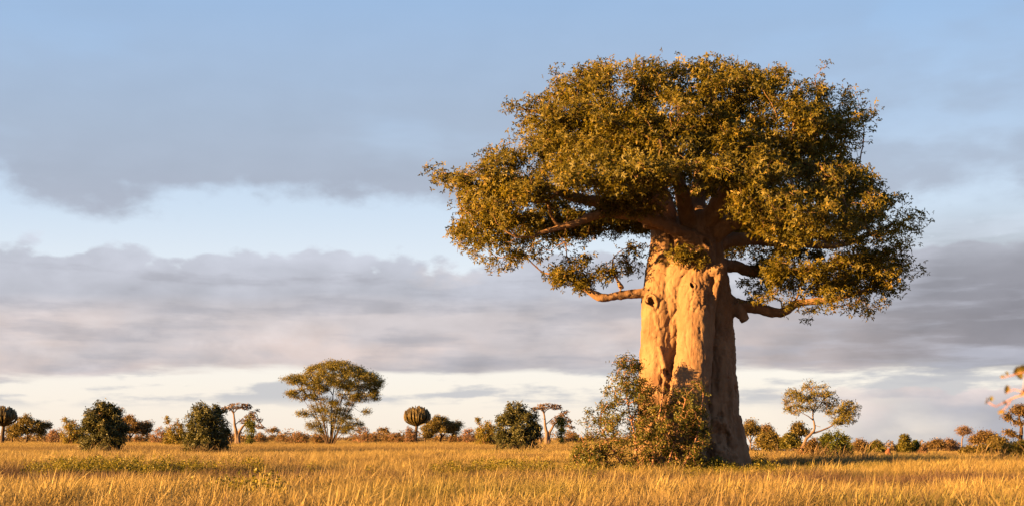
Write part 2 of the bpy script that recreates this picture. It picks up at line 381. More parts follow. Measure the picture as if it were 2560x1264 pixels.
def clump_tips(C, per, rng, flat=0.5):
    k = np.repeat(np.arange(len(C)), per); c = C[k]
    o = rng.normal(0, 0.5, (len(k), 3)); o[:, 2] *= flat
    ln = np.linalg.norm(o, axis=1)[:, None]; o = o / np.maximum(ln, 1.0)
    return c[:, :3] + o * c[:, 3:4]

class Grow:
    """a branch skeleton that reaches out to given twig tips"""
    def __init__(s, cap=60000):
        s.P = np.zeros((cap, 3)); s.par = np.full(cap, -1); s.dir = np.zeros((cap, 3)); s.path = np.zeros(cap)
        s.r = np.zeros(cap); s.limb = np.zeros(cap, int); s.n = 0; s.att = np.zeros(cap, bool)
    def limb_line(s, pts, rad, step, limb, att_from=0.25):
        pts, rad = resample(pts, rad, step); tg = np.gradient(pts, axis=0); tg /= np.linalg.norm(tg, axis=1)[:, None] + 1e-9
        k = len(pts); i = s.n
        s.P[i:i + k] = pts; s.dir[i:i + k] = tg; s.r[i:i + k] = rad; s.limb[i:i + k] = limb
        s.par[i + 1:i + k] = np.arange(i, i + k - 1)
        f = np.linspace(0, 1, k); s.att[i:i + k] = f >= att_from
        s.path[i:i + k] = f * 0.5; s.n += k
        return pts, rad
    def skeleton_done(s): s.ns = s.n
    def grow(s, tips, rng, step=0.5, kp=0.25, jit=0.06, arch=0.08, back=0.8, maxd=1e9):
        order = []
        nn = s.n
        dmin = np.array([np.min(np.linalg.norm(s.P[:nn][s.att[:nn]] - t_, axis=1)) for t_ in tips])
        s.tip_nodes = []
        for ti in np.argsort(dmin):
            tp = tips[ti]; n = s.n
            dv = tp - s.P[:n]; dl = np.linalg.norm(dv, axis=1) + 1e-6
            cs = np.einsum('ij,ij->i', dv, s.dir[:n]) / dl
            cost = dl * (1 + back * np.maximum(0, 0.35 - cs)) + kp * s.path[:n]
            cost[~s.att[:n]] = 1e9
            b = int(np.argmin(cost)); L = dl[b]
            if L > maxd: continue
            m = max(2, int(math.ceil(L / step)))
            if n + m >= len(s.P): break
            f = (np.arange(1, m + 1) / m)[:, None]
            c = s.P[b] + s.dir[b] * L * 0.35 + np.array([0, 0, arch * L])
            pts = (1 - f) ** 2 * s.P[b] + 2 * f * (1 - f) * c + f * f * tp
            pts[:-1] += rng.normal(0, jit * min(L, 1.5), (m - 1, 3))
            sl = slice(n, n + m)
            s.P[sl] = pts; pp = np.vstack([s.P[b:b + 1], pts]); dd = np.diff(pp, axis=0); dd /= np.linalg.norm(dd, axis=1)[:, None] + 1e-9
            s.dir[sl] = dd; s.par[sl] = np.concatenate([[b], np.arange(n, n + m - 1)]); s.path[sl] = s.path[b] + np.arange(1, m + 1) * step
            s.limb[sl] = s.limb[b]; s.att[sl] = True; s.n += m; s.tip_nodes.append(n + m - 1)
        s.tip_nodes = np.array(s.tip_nodes)
    def radii(s, r_tip, e=2.3, cap=1e9):
        acc = np.zeros(s.n); rad = np.zeros(s.n)
        for i in range(s.n - 1, s.ns - 1, -1):
            rad[i] = min((acc[i]) ** (1 / e) if acc[i] > 0 else r_tip, cap)
            rad[i] = max(rad[i], r_tip)
            acc[s.par[i]] += rad[i] ** e
        rad[:s.ns] = s.r[:s.ns]; s.rad = rad
    def tubes(s, soups, sides=(8, 5, 3), th=(0.09, 0.03)):
        """soups: function limb -> Soup"""
        best = {}; kids = {}
        for i in range(s.ns, s.n):
            kids.setdefault(s.par[i], []).append(i)
        main = {p: max(c, key=lambda q: s.rad[q]) for p, c in kids.items()}
        for p, cs in kids.items():
            for c in cs:
                if p >= s.ns and c == main[p]: continue
                ch = [p, c]
                while ch[-1] in main: ch.append(main[ch[-1]])
                rr = s.rad[ch].copy(); rr[0] = rr[1] * 1.15
                if p < s.ns: rr[0] = min(rr[1] * 1.5, max(s.rad[p], rr[1]))
                nsd = sides[0] if rr[1] > th[0] else sides[1] if rr[1] > th[1] else sides[2]
                V, Q, _ = tube(s.P[ch], rr, nsd, cap=False)
                soups(s.limb[c]).add(V, Q)

def leaves(pos, dr, up, L, Wd, rng, tint, fold=0.35):
    n = len(pos)
    dr = dr / (np.linalg.norm(dr, axis=1)[:, None] + 1e-9)
    sd_ = np.cross(dr, up); sd_ /= np.linalg.norm(sd_, axis=1)[:, None] + 1e-9
    up2 = np.cross(sd_, dr)
    L = L[:, None]; Wd = Wd[:, None]
    mid = pos + dr * L * 0.5 + up2 * Wd * fold
    V = np.stack([pos, mid - sd_ * Wd * 0.5, pos + dr * L - up2 * L * 0.12, mid + sd_ * Wd * 0.5], 1).reshape(-1, 3)
    Q = np.arange(n * 4).reshape(-1, 4)
    return V, Q, np.repeat(tint, 4)
def foliage(tips, dirs, rng, per, spread, L, ratio, whorl=1, droop=0.2, tilt=0.7, tint_mu=0.45, tint_sd=0.2, clump_tint=0.12, flat=1.0):
    """leaf whorls round every twig tip -> verts, quads, tint"""
    n = len(tips) * per
    k = np.repeat(np.arange(len(tips)), per)
    off = rng.normal(0, 1, (n, 3)) * spread; off[:, 2] *= flat
    pos = tips[k] + off - dirs[k] * rng.uniform(0, spread * 1.5, n)[:, None]
    ct = rng.normal(0, clump_tint, len(tips))[k]
    w = np.repeat(np.arange(n), whorl); m = len(w)
    th = (np.tile(np.arange(whorl), n) / whorl * 2 * math.pi + np.repeat(rng.uniform(0, 6.28, n), whorl)) + rng.normal(0, 0.25, m)
    ax = dirs[k] + rng.normal(0, tilt, (n, 3)) + np.array([0, 0, 0.5]); ax /= np.linalg.norm(ax, axis=1)[:, None] + 1e-9
    a = np.cross(ax, np.array([0.3, 0.9, 0.1])); a /= np.linalg.norm(a, axis=1)[:, None] + 1e-9; b = np.cross(ax, a)
    dr = np.cos(th)[:, None] * a[w] + np.sin(th)[:, None] * b[w] + ax[w] * rng.uniform(-0.2, 0.5, m)[:, None]
    dr[:, 2] -= droop
    LL = rng.uniform(L * 0.65, L * 1.25, m)
    tint = np.clip(tint_mu + ct[w] + rng.normal(0, tint_sd, m), 0, 1)
    return leaves(pos[w], dr, ax[w] + rng.normal(0, 0.15, (m, 3)), LL, LL * rng.uniform(ratio * 0.8, ratio * 1.2, m), rng, tint)

# ------------------------------------------------------------------ the great baobab
def build_baobab():
    rng = np.random.default_rng(11)
    D = 60.0; org = place(1725, D)
    root = thing('baobab_tree', org, 'huge baobab with swollen folded orange-lit trunk and wide leafy crown', 'tree')
    def L3(a):
        out = []
        for px, py, yd, r in a:
            Dd = D + yd                                # a point farther away keeps its real place in the picture
            x, z = loc_xz(px, py, D, org)
            out.append((x, yd, z, r))
        return np.array(out)
    sp = Soup()
    def add(a, n=20, step=0.5, wob=0.06, seed=0):
        q = L3(a); p, r = resample(q[:, :3], q[:, 3], step); sp.add(*tube(p, r, n, True, wob, seed))
    # fused columns of the trunk
    add([(1630, 1215, -0.3, 1.25), (1638, 1100, -0.4, 1.08), (1640, 1000, -0.4, 0.98), (1641, 860, -0.4, 0.88), (1646, 760, -0.4, 0.95), (1652, 690, -0.3, 0.85), (1658, 620, 0.0, 0.76), (1660, 540, 0.25, 0.72), (1652, 490, 0.3, 0.6)], seed=1)
    add([(1690, 1215, -1.7, 1.4), (1704, 1080, -1.6, 1.15), (1716, 950, -1.6, 0.98), (1725, 840, -1.6, 0.90), (1728, 750, -1.4, 0.95), (1738, 690, -1.0, 0.92), (1750, 630, -0.5, 0.72), (1752, 580, -0.3, 0.62), (1746, 540, -0.1, 0.55)], seed=2)
    add([(1808, 1215, 0.0, 1.45), (1799, 1100, 0.0, 1.16), (1795, 980, 0.05, 1.06), (1790, 850, 0.1, 1.03), (1786, 740, 0.1, 0.98), (1778, 660, 0.0, 0.78), (1775, 610, 0.1, 0.58)], seed=3)
    add([(1725, 1215, 1.4, 2.0), (1725, 1050, 1.3, 1.75), (1723, 880, 1.2, 1.65), (1720, 740, 0.7, 1.5), (1712, 650, 0.3, 1.15), (1705, 580, 0.3, 0.9)], 26, seed=4)
    add([(1770, 1215, -0.9, 1.0), (1768, 1120, -0.8, 0.7), (1772, 1010, -0.6, 0.5), (1775, 930, -0.5, 0.35)], seed=5)
    add([(1668, 1215, -0.35, 0.75), (1670, 1000, -0.35, 0.66), (1672, 880, -0.4, 0.66), (1678, 760, -0.75, 0.68), (1688, 690, -0.8, 0.7), (1700, 640, -0.5, 0.6)], seed=6)
    # root flares
    for a in ([(1860, 1195, -0.2, 0.5), (1846, 1130, -0.2, 0.55), (1830, 1040, -0.2, 0.5)], [(1590, 1198, -0.6, 0.5), (1605, 1130, -0.5, 0.5), (1618, 1040, -0.4, 0.45)],
              [(1660, 1205, -2.4, 0.45), (1672, 1140, -1.9, 0.5), (1690, 1050, -1.5, 0.45)], [(1785, 1205, -1.9, 0.45), (1785, 1140, -1.5, 0.5), (1786, 1050, -1.1, 0.45)]):
        add(a, 12, 0.4)
    # folds and ragged edges of the bark
    for a in ([(1790, 678, -1.75, 0.2), (1773, 740, -1.85, 0.2), (1766, 820, -1.85, 0.17), (1757, 900, -2.05, 0.16), (1749, 968, -2.3, 0.12)],
              [(1640, 870, -1.42, 0.10), (1652, 930, -1.5, 0.11), (1647, 1000, -1.6, 0.10)], [(1742, 655, -1.2, 0.2), (1700, 690, -1.55, 0.16), (1658, 705, -1.1, 0.14)],
              [(1815, 900, -0.75, 0.12), (1820, 990, -0.85, 0.15), (1815, 1090, -0.9, 0.18)]):
        add(a, 10, 0.25, 0.25, len(a))
    # broken stubs and burrs
    for a in ([(1752, 700, -1.3, 0.45), (1776, 686, -1.75, 0.30), (1793, 676, -1.95, 0.17)], [(1640, 752, -1.1, 0.32), (1612, 755, -1.25, 0.12)],
              [(1625, 826, -0.9, 0.3), (1601, 831, -0.75, 0.09)], [(1745, 950, -2.1, 0.28), (1748, 972, -2.3, 0.1)],
              [(1835, 765, 0.0, 0.45), (1850, 785, -0.2, 0.34), (1861, 803, -0.3, 0.24)], [(1636, 566, -0.9, 0.36), (1604, 570, -1.3, 0.27)]):
        add(a, 12, 0.2, 0.1)
    # big limbs: (outline, attach-from)
    limbs = [
        [(1750, 610, -0.4, 0.52), (1700, 598, -1.2, 0.42), (1645, 573, -1.7, 0.36), (1590, 560, -2.2, 0.30), (1500, 560, -2.8, 0.24), (1420, 590, -3.3, 0.17), (1340, 615, -3.6, 0.09)],
        [(1655, 520, 0.2, 0.55), (1610, 500, -0.5, 0.42), (1545, 522, -1.0, 0.33), (1440, 512, -1.8, 0.26), (1330, 480, -2.2, 0.17), (1200, 462, -2.0, 0.08), (1110, 452, -1.8, 0.03)],
        [(1650, 510, 0.3, 0.55), (1600, 430, 0.0, 0.42), (1520, 370, -0.6, 0.3), (1420, 310, -1.0, 0.18), (1310, 290, -1.2, 0.06)],
        [(1655, 500, 0.5, 0.5), (1645, 420, 0.8, 0.4), (1605, 340, 0.8, 0.24), (1580, 280, 0.7, 0.08)],
        [(1745, 560, 0.0, 0.5), (1750, 470, 0.5, 0.42), (1768, 380, 0.3, 0.26), (1782, 300, 0.2, 0.08)],
        [(1752, 570, -0.2, 0.5), (1790, 530, -1.2, 0.42), (1850, 500, -2.6, 0.32), (1895, 460, -4.0, 0.2), (1915, 425, -5.0, 0.05)],
        [(1765, 605, 0.0, 0.5), (1800, 575, -0.5, 0.42), (1850, 555, -0.9, 0.36), (1930, 530, -1.2, 0.28), (2030, 470, -1.2, 0.19), (2120, 430, -1.0, 0.08)],
        [(1778, 630, 0.1, 0.48), (1820, 600, 0.5, 0.4), (1900, 590, 1.0, 0.33), (2000, 600, 1.3, 0.25), (2120, 600, 1.4, 0.15), (2230, 560, 1.3, 0.06)],
        [(1760, 590, 0.3, 0.5), (1830, 500, 1.5, 0.4), (1930, 420, 2.4, 0.28), (2030, 350, 2.6, 0.17), (2110, 320, 2.4, 0.07)],
        [(1795, 735, 0.3, 0.62), (1835, 757, 0.3, 0.42), (1880, 768, 0.3, 0.31), (1925, 776, 0.3, 0.28), (1962, 779, 0.2, 0.27), (1995, 757, 0.1, 0.21), (2080, 745, 0, 0.17), (2145, 731, 0, 0.11), (2230, 700, 0, 0.05)],
        [(1640, 735, -0.5, 0.42), (1600, 737, -0.7, 0.27), (1545, 743, -0.9, 0.22), (1495, 749, -1.0, 0.22), (1455, 722, -1.1, 0.13), (1410, 700, -1.2, 0.09), (1360, 690, -1.2, 0.04)],
        [(1700, 600, 0.6, 0.55), (1690, 520, 2.2, 0.42), (1640, 440, 4.5, 0.28), (1600, 360, 6.5, 0.14)],
        [(1740, 600, 0.8, 0.5), (1800, 520, 3.0, 0.38), (1880, 450, 5.0, 0.25), (1930, 380, 6.6, 0.12)],
        [(1720, 560, -0.3, 0.5), (1690, 500, -2.0, 0.38), (1650, 470, -4.0, 0.22), (1610, 445, -5.8, 0.05)],
        [(1760, 560, -0.3, 0.45), (1800, 480, -2.4, 0.36), (1795, 450, -4.6, 0.2), (1770, 430, -6.2, 0.05)],
        [(1800, 660, 0.3, 0.45), (1850, 660, 0.9, 0.34), (1930, 670, 1.6, 0.25), (2030, 660, 2.2, 0.15), (2110, 690, 2.4, 0.06)],
        [(1550, 727, -0.9, 0.12), (1530, 690, -1.0, 0.08), (1528, 655, -1.0, 0.04)],
        [(1700, 660, -1.2, 0.3), (1690, 640, -1.9, 0.10), (1692, 655, -2.3, 0.05)],
    ]
    G = Grow(70000); twl = {}
    for k, a in enumerate(limbs):
        q = L3(a); p, r = G.limb_line(q[:, :3], q[:, 3], 0.45, {16: 16, 17: 17}.get(k, k), 0.3)
        keep = r > 0.085
        m = max(int(keep.sum()), 3)
        p2 = p + 0.05 * np.stack([fbm(p * 0.9, 2, 5), fbm(p * 0.9 + 9, 2, 6), fbm(p * 0.9 + 18, 2, 7)], -1) * np.minimum(r * 5, 1.4)[:, None]
        G.P[G.n - len(p):G.n] = p2
        sp.add(*tube(p2[:m], r[:m], 12, True, 0.12, k + 20))
        twl[k] = tube(p2[2:], r[2:] * (1.03 if k in (16, 17) else 0.8), 7, True)
        if m < len(p): sp.add(*tube(p2[m - 1:], r[m - 1:], 8, True))
    G.skeleton_done()
    # fuse trunk and limbs into one continuous skin
    tmp = obj('tmp', sp.build('tmp', None))
    md = tmp.modifiers.new('r', 'REMESH'); md.mode = 'VOXEL'; md.voxel_size = 0.05; md.use_smooth_shade = True
    sm = tmp.modifiers.new('s', 'SMOOTH'); sm.factor = 0.5; sm.iterations = 2
    dg = bpy.context.evaluated_depsgraph_get()
    me = bpy.data.meshes.new_from_object(tmp.evaluated_get(dg)); bpy.data.objects.remove(tmp)
    n = len(me.vertices); co = np.zeros(n * 3, np.float32); no = np.zeros(n * 3, np.float32)
    me.vertices.foreach_get('co', co); me.vertices.foreach_get('normal', no)
    co = co.reshape(-1, 3).astype(float); no = no.reshape(-1, 3).astype(float)
    thick = np.clip((12.0 - np.hypot(co[:, 0], co[:, 1]) * 0) * 0 + ss(-np.hypot(co[:, 0], co[:, 1] - 0.2), -3.2, -2.2), 0, 1)
    body = thick * ss(-co[:, 2], -13.5, -11.5)
    w = fbm(co * np.array([0.9, 0.9, 0.4]), 3, 31) * 0.09
    ridge = 1 - np.abs(fbm(co * np.array([1.9, 1.9, 0.55]) + 5, 3, 41)); w += np.clip(ridge - 0.8, 0, 1) * -0.22
    fine = fbm(co * np.array([6.0, 6.0, 3.2]), 3, 51) * 0.020 - 0.045 * np.clip(0.22 - np.abs(fbm(co * np.array([2.6, 2.6, 1.5]) + 8, 3, 55)), 0, 1) / 0.22
    wr = np.abs(fbm(co * np.array([2.2, 2.2, 6.5]) + 3, 3, 61)); wrz = ss(fbm(co * 0.45, 2, 71), 0.0, 0.6) * ss(co[:, 2], 4.5, 9.0)
    disp = body * (w + fine - 0.10 * wrz * np.clip(0.35 - wr, 0, 1) / 0.35) + (1 - body) * fbm(co * 3.0, 3, 81) * 0.035
    chunk = np.clip(fbm(co * np.array([1.6, 1.6, 1.1]) + 30, 3, 91) - 0.35, 0, 1) * ss(-co[:, 2], -6.5, -4.0)
    disp -= body * chunk * 0.35
    co2 = co + no * disp[:, None]
    # hollows: dark mouths and the knot with its lip
    for px, py, r, dp in ((1623, 759, 0.19, 0.55), (1715, 726, 0.09, 0.4), (1757, 616, 0.16, 0.3), (1790, 1095, 0.5, 0.4), (1655, 935, 0.16, 0.22)):
        cx, cz = loc_xz(px, py, D, org)
        dd = np.hypot((co[:, 0] - cx) * 1.15 + (co[:, 2] - cz) * 0.35, (co[:, 2] - cz) * 0.85) * (1 + 0.22 * fbm(co * 4.5, 2, 5)); f = (co[:, 1] < -0.2)
        co2[:, 1] += f * dp * np.exp(-(dd / r) ** 4) ; co2 -= no * (f * -0.09 * np.exp(-((dd - r * 1.5) / (r * 0.5)) ** 2))[:, None]
    me.vertices.foreach_set('co', co2.astype(np.float32).ravel()); me.update()
    me.materials.clear(); me.materials.append(M['bao_bark'])
    obj('trunk', me, root)
    # leafy crown: outline seen in the photograph, elliptic in plan
    poly = [(1075, 452), (1120, 440), (1165, 445), (1200, 405), (1290, 365), (1350, 380), (1300, 335), (1262, 296), (1330, 255), (1370, 225), (1400, 184), (1480, 172),
            (1600, 173), (1700, 170), (1830, 180), (1900, 184), (1985, 202), (2060, 228), (2140, 266), (2165, 330), (2115, 382), (2060, 372), (2100, 420), (2165, 450), (2200, 500), (2235, 535), (2290, 545),
            (2275, 590), (2230, 625), (2260, 660), (2318, 695), (2240, 725), (2180, 740), (2060, 735), (1960, 710), (1870, 705), (1832, 660), (1800, 600), (1740, 555), (1660, 525), (1590, 540),
            (1580, 575), (1480, 572), (1400, 585), (1345, 600), (1300, 620), (1265, 655), (1225, 645), (1130, 615), (1120, 560), (1160, 510), (1110, 480)]
    P = poly_local(poly, D, org)
    C = clumps(P, 1080, rng, 0.78, (0.45, 0.85), 0.40, 0.0, 0.5, 0.85)
    C[:, 2] = 11.5 + (C[:, 2] - 11.5) * (1 - 0.38 * np.minimum((C[:, 1] / 8.0) ** 2, 1.3))      # a dome also in depth
    C[:, 2] += 0.19 * np.maximum(C[:, 1], 0) * ss(-C[:, 2], -15.5, -12.0)                              # and lifted towards the back
    C[:, 2] += 0.17 * np.maximum(-C[:, 1] - 2.0, 0) * ss(-C[:, 2], -15.0, -12.5) * (C[:, 0] < 1.0)          # open below on the sunny side
    # keep the lower right mass on the far side of the trunk light, leave room under the crown
    low = [(1330, 690), (1350, 655), (1430, 640), (1520, 655), (1535, 700), (1470, 722), (1420, 735)]
    C2 = clumps(poly_local(low, D, org), 16, rng, 0.45, (0.4, 0.65), 0.8, 0, 0.5, 0.5); C2[:, 1] -= 1.0
    mid = [(1540, 600), (1612, 590), (1615, 690), (1560, 700), (1535, 660)]
    C3 = clumps(poly_local(mid, D, org), 4, rng, 0.6, (0.4, 0.6), 0.8)
    fr = [(1650, 610), (1740, 600), (1745, 660), (1690, 680), (1655, 655)]
    C4 = clumps(poly_local(fr, D, org), 5, rng, 0.3, (0.35, 0.5), 0.8); C4[:, 1] -= 2.1
    C5 = clumps(poly_local([(1860, 640), (2000, 630), (2200, 690), (2180, 745), (2060, 735), (1960, 740), (1880, 730)], D, org), 16, rng, 0.4, (0.5, 0.8), 0.8); C5[:, 1] += 0.8
    C6 = clumps(poly_local([(1470, 515), (1620, 495), (1650, 540), (1600, 572), (1480, 570)], D, org), 18, rng, 0.3, (0.4, 0.7), 0.8, 0, 0.5, 0.4); C6[:, 1] -= 3.0
    C7 = clumps(poly_local([(1770, 520), (1950, 500), (1970, 600), (1860, 610), (1790, 570)], D, org), 18, rng, 0.3, (0.4, 0.7), 0.8, 0, 0.5, 0.4); C7[:, 1] -= 2.8
    C8 = clumps(poly_local([(1560, 195), (1700, 182), (1880, 195), (1900, 330), (1700, 400), (1560, 330)], D, org), 60, rng, 0.75, (0.45, 0.75), 0.8, 0, 0.5, 0.5); C8[:, 1] = -np.abs(C8[:, 1]) * 0.9 - 0.4; C8[:, 2] -= 0.030 * C8[:, 1] ** 2
    C = np.vstack([C, C2, C3, C4, C5, C6, C7, C8])
    # outermost sprigs that break up the outline
    e = rng.integers(0, len(P) - 16, 90); u = rng.uniform(0, 1, 90)[:, None]
    E = P[e] * (1 - u) + P[e + 1] * u; cen = np.array([0.0, 13.0]); E = E + (cen - E) * 0.012
    sprig = np.stack([E[:, 0], rng.normal(0, 1.2, 90), E[:, 1]], -1)
    tips = np.vstack([clump_tips(C, 5, rng, 0.55), sprig])
    # drooping twigs along the lower edge
    hx = np.concatenate([rng.uniform(1130, 1480, 45), rng.uniform(1860, 2260, 45)]); hy = np.where(hx < 1500, np.interp(hx, [1130, 1250, 1350, 1480], [620, 660, 615, 590]), np.interp(hx, [1860, 2000, 2180, 2260], [735, 770, 765, 730])) + rng.normal(0, 9, 90)
    hl = np.array([loc_xz(a_, b_, D, org) for a_, b_ in zip(hx, hy)]); tips = np.vstack([tips, np.stack([hl[:, 0], rng.normal(-0.5, 1.6, 90), hl[:, 1]], -1)])
    G.grow(tips, rng, 0.55, 0.22, 0.07, 0.06)
    G.radii(0.013, 2.45, 0.17)
    soups = {}
    G.tubes(lambda l: soups.setdefault(int(l), Soup()), (7, 5, 3), (0.08, 0.03))
    for l in soups: soups[l].add(*twl[l])
    for l in sorted(soups): obj('branch', soups[l].build('branch', M['limb_bark']), root)
    tn = G.tip_nodes; q_ = G.P[tn]; tn = tn[~((q_[:, 0] < -2) & (q_[:, 1] < -3.6) & (q_[:, 2] < 13.2) & (q_[:, 2] > 11.0) & (rng.uniform(0, 1, len(tn)) < 0.6))]; tn = tn[(G.P[tn][:, 2] > 13.6) | (rng.uniform(0, 1, len(tn)) < np.where((G.P[tn][:, 0] < 0) & (G.P[tn][:, 1] < 0.5), 0.5, 0.72)) | ((G.P[tn][:, 2] < 11.6) & (rng.uniform(0, 1, len(tn)) < 0.8))]     # thinner and twiggier below
    V, Q, ti = foliage(G.P[tn], G.dir[tn], rng, 13, 0.26, 0.19, 0.38, 4, 0.35, 0.6, 0.52, 0.2, 0.14, 0.75)
    obj('crown', mesh('crown', V, [Q], M['bao_leaf'], {'tint': ti}), root)
build_baobab()

# ------------------------------------------------------------------ other trees and bushes
def tree(name, label, cat, px, D, stems, polys, leafm, barkm, seed, n_cl, per_tip, r, tips_per=6, L=0.3, ratio=0.4, group=None, depth=0.8, flat=0.5,
         whorl=1, step=None, r_tip=None, spread=None, bare=False, r_cap=1e9, tint_mu=0.45, kp=0.22, droop=0.1, sprigs=0, tilt=0.8, att=0.3, jit=0.07, arch=0.06):
    """stems: list of [(px, py, depth, radius)], polys: outlines of leafy masses (or twig masses if bare)"""
    rng = np.random.default_rng(seed); org = place(px, D)
    root = thing(name, org, label, cat, group)
    u = D / FPX
    step = step or 12 * u
    if D > 85: n_cl = int(n_cl * 1.4); L *= 1.1; per_tip = int(per_tip * 1.1)
    G = Grow(40000); sp = Soup()
    for k, a in enumerate(stems):
        q = np.array([(*loc_xz(p, y, D, org), yd, rr) for p, y, yd, rr in a])
        q = q[:, [0, 2, 1, 3]]
        p, rr = G.limb_line(q[:, :3], q[:, 3], step, 0, att)
        p2 = p + rng.normal(0, 1, p.shape) * np.minimum(rr, 0.3 * step)[:, None] * 0.25; p2[0] = p[0]
        G.P[G.n - len(p):G.n] = p2
        sp.add(*tube(p2, rr, 9 if rr.max() > 0.12 else 6, True, 0.08, k + seed))
    G.skeleton_done()
    C = []
    tot = 0
    areas = []
    for po in polys:
        P = poly_local(po, D, org); areas.append(abs(0.5 * np.sum(P[:, 0] * np.roll(P[:, 1], 1) - P[:, 1] * np.roll(P[:, 0], 1))))
    for po, ar in zip(polys, areas):
        c = clumps(poly_local(po, D, org), max(2, int(round(n_cl * ar / sum(areas)))), rng, depth, r, 0.6, 0.0, flat, 0.4)
        if len(c): C.append(c)
    C = np.vstack(C)
    tips = clump_tips(C, tips_per, rng, flat)
    if sprigs:
        P = poly_local(polys[0], D, org); e = rng.integers(0, len(P), sprigs); f = rng.uniform(0, 1, sprigs)[:, None]
        E = P[e] * (1 - f) + P[(e + 1) % len(P)] * f
        keep = E[:, 1] > P[:, 1].min() + 0.35 * (P[:, 1].max() - P[:, 1].min()); E = E[keep]
        tips = np.vstack([tips, np.stack([E[:, 0], rng.normal(0, 0.3 * r[0], len(E)), E[:, 1]], -1)])
    tips = tips[tips[:, 2] > 0.1]
    G.grow(tips, rng, step, kp, jit, arch)
    G.radii(r_tip or 0.35 * u, 2.4, r_cap)
    G.tubes(lambda l: sp, (6, 4, 3), (1.2 * u, 0.6 * u))
    obj('trunk', sp.build('trunk', barkm), root)
    if not bare:
        tn = G.tip_nodes
        V, Q, ti = foliage(G.P[tn], G.dir[tn], rng, per_tip, spread or 0.3 * r[0], L, ratio, whorl, droop, tilt, tint_mu, 0.2, 0.15, 0.8)
        obj('crown', mesh('crown', V, [Q], leafm, {'tint': ti}), root)
    return root
def sh(poly, dx, dy=0): return [(a + dx, b + dy) for a, b in poly]
def shs(stems, dx, dy=0): return [[(a + dx, b + dy, c, d_) for a, b, c, d_ in s_] for s_ in stems]

# big shrub against the foot of the baobab
tree('shrub', 'tall straggly sunlit shrub growing in front of the huge baobab trunk', 'shrub', 1610, 56.5,
     [[(1600, 1195, 0, .06), (1590, 1100, .2, .045), (1570, 1000, .2, .025), (1560, 920, 0, .012)], [(1625, 1195, -.2, .06), (1640, 1080, -.4, .045), (1655, 980, -.3, .02)],
      [(1660, 1195, 0, .06), (1690, 1080, -.3, .04), (1715, 990, -.2, .02)], [(1580, 1195, 0, .05), (1530, 1120, .2, .04), (1500, 1060, .3, .02)],
      [(1570, 1195, -.4, .05), (1510, 1150, -.6, .03), (1460, 1120, -.5, .015)], [(1690, 1195, -.3, .05), (1735, 1100, -.4, .03), (1755, 1000, -.2, .015)]],
     [[(1430, 1195), (1425, 1150), (1450, 1110), (1445, 1060), (1468, 1025), (1500, 1060), (1510, 985), (1528, 950), (1545, 905), (1570, 885), (1598, 910), (1622, 965), (1665, 985), (1705, 975), (1745, 955), (1766, 985), (1772, 1070), (1765, 1140), (1780, 1200), (1500, 1205)]],
     M['bush_leaf'], M['twig_red'], 5, 190, 8, (0.3, 0.6), 10, 0.115, 0.5, depth=0.42, flat=0.75, whorl=2, step=0.28, r_tip=0.008, spread=0.13, sprigs=120, tint_mu=0.5, kp=0.1)
tree('shrub', 'low dark green leafy growth at the shaded right foot of the baobab', 'shrub', 1815, 57,
     [[(1800, 1190, 0, .03), (1795, 1165, 0, .015)], [(1840, 1190, 0, .03), (1850, 1165, 0, .015)], [(1770, 1190, 0, .03), (1765, 1160, 0, .015)]],
     [[(1745, 1205), (1750, 1165), (1780, 1142), (1800, 1148), (1830, 1165), (1870, 1178), (1885, 1205)]],
     M['green_leaf'], M['twig_red'], 6, 34, 7, (0.3, 0.5), 8, 0.14, 0.5, depth=0.4, flat=0.7, whorl=2, step=0.25, r_tip=0.006, spread=0.12, tint_mu=0.25)

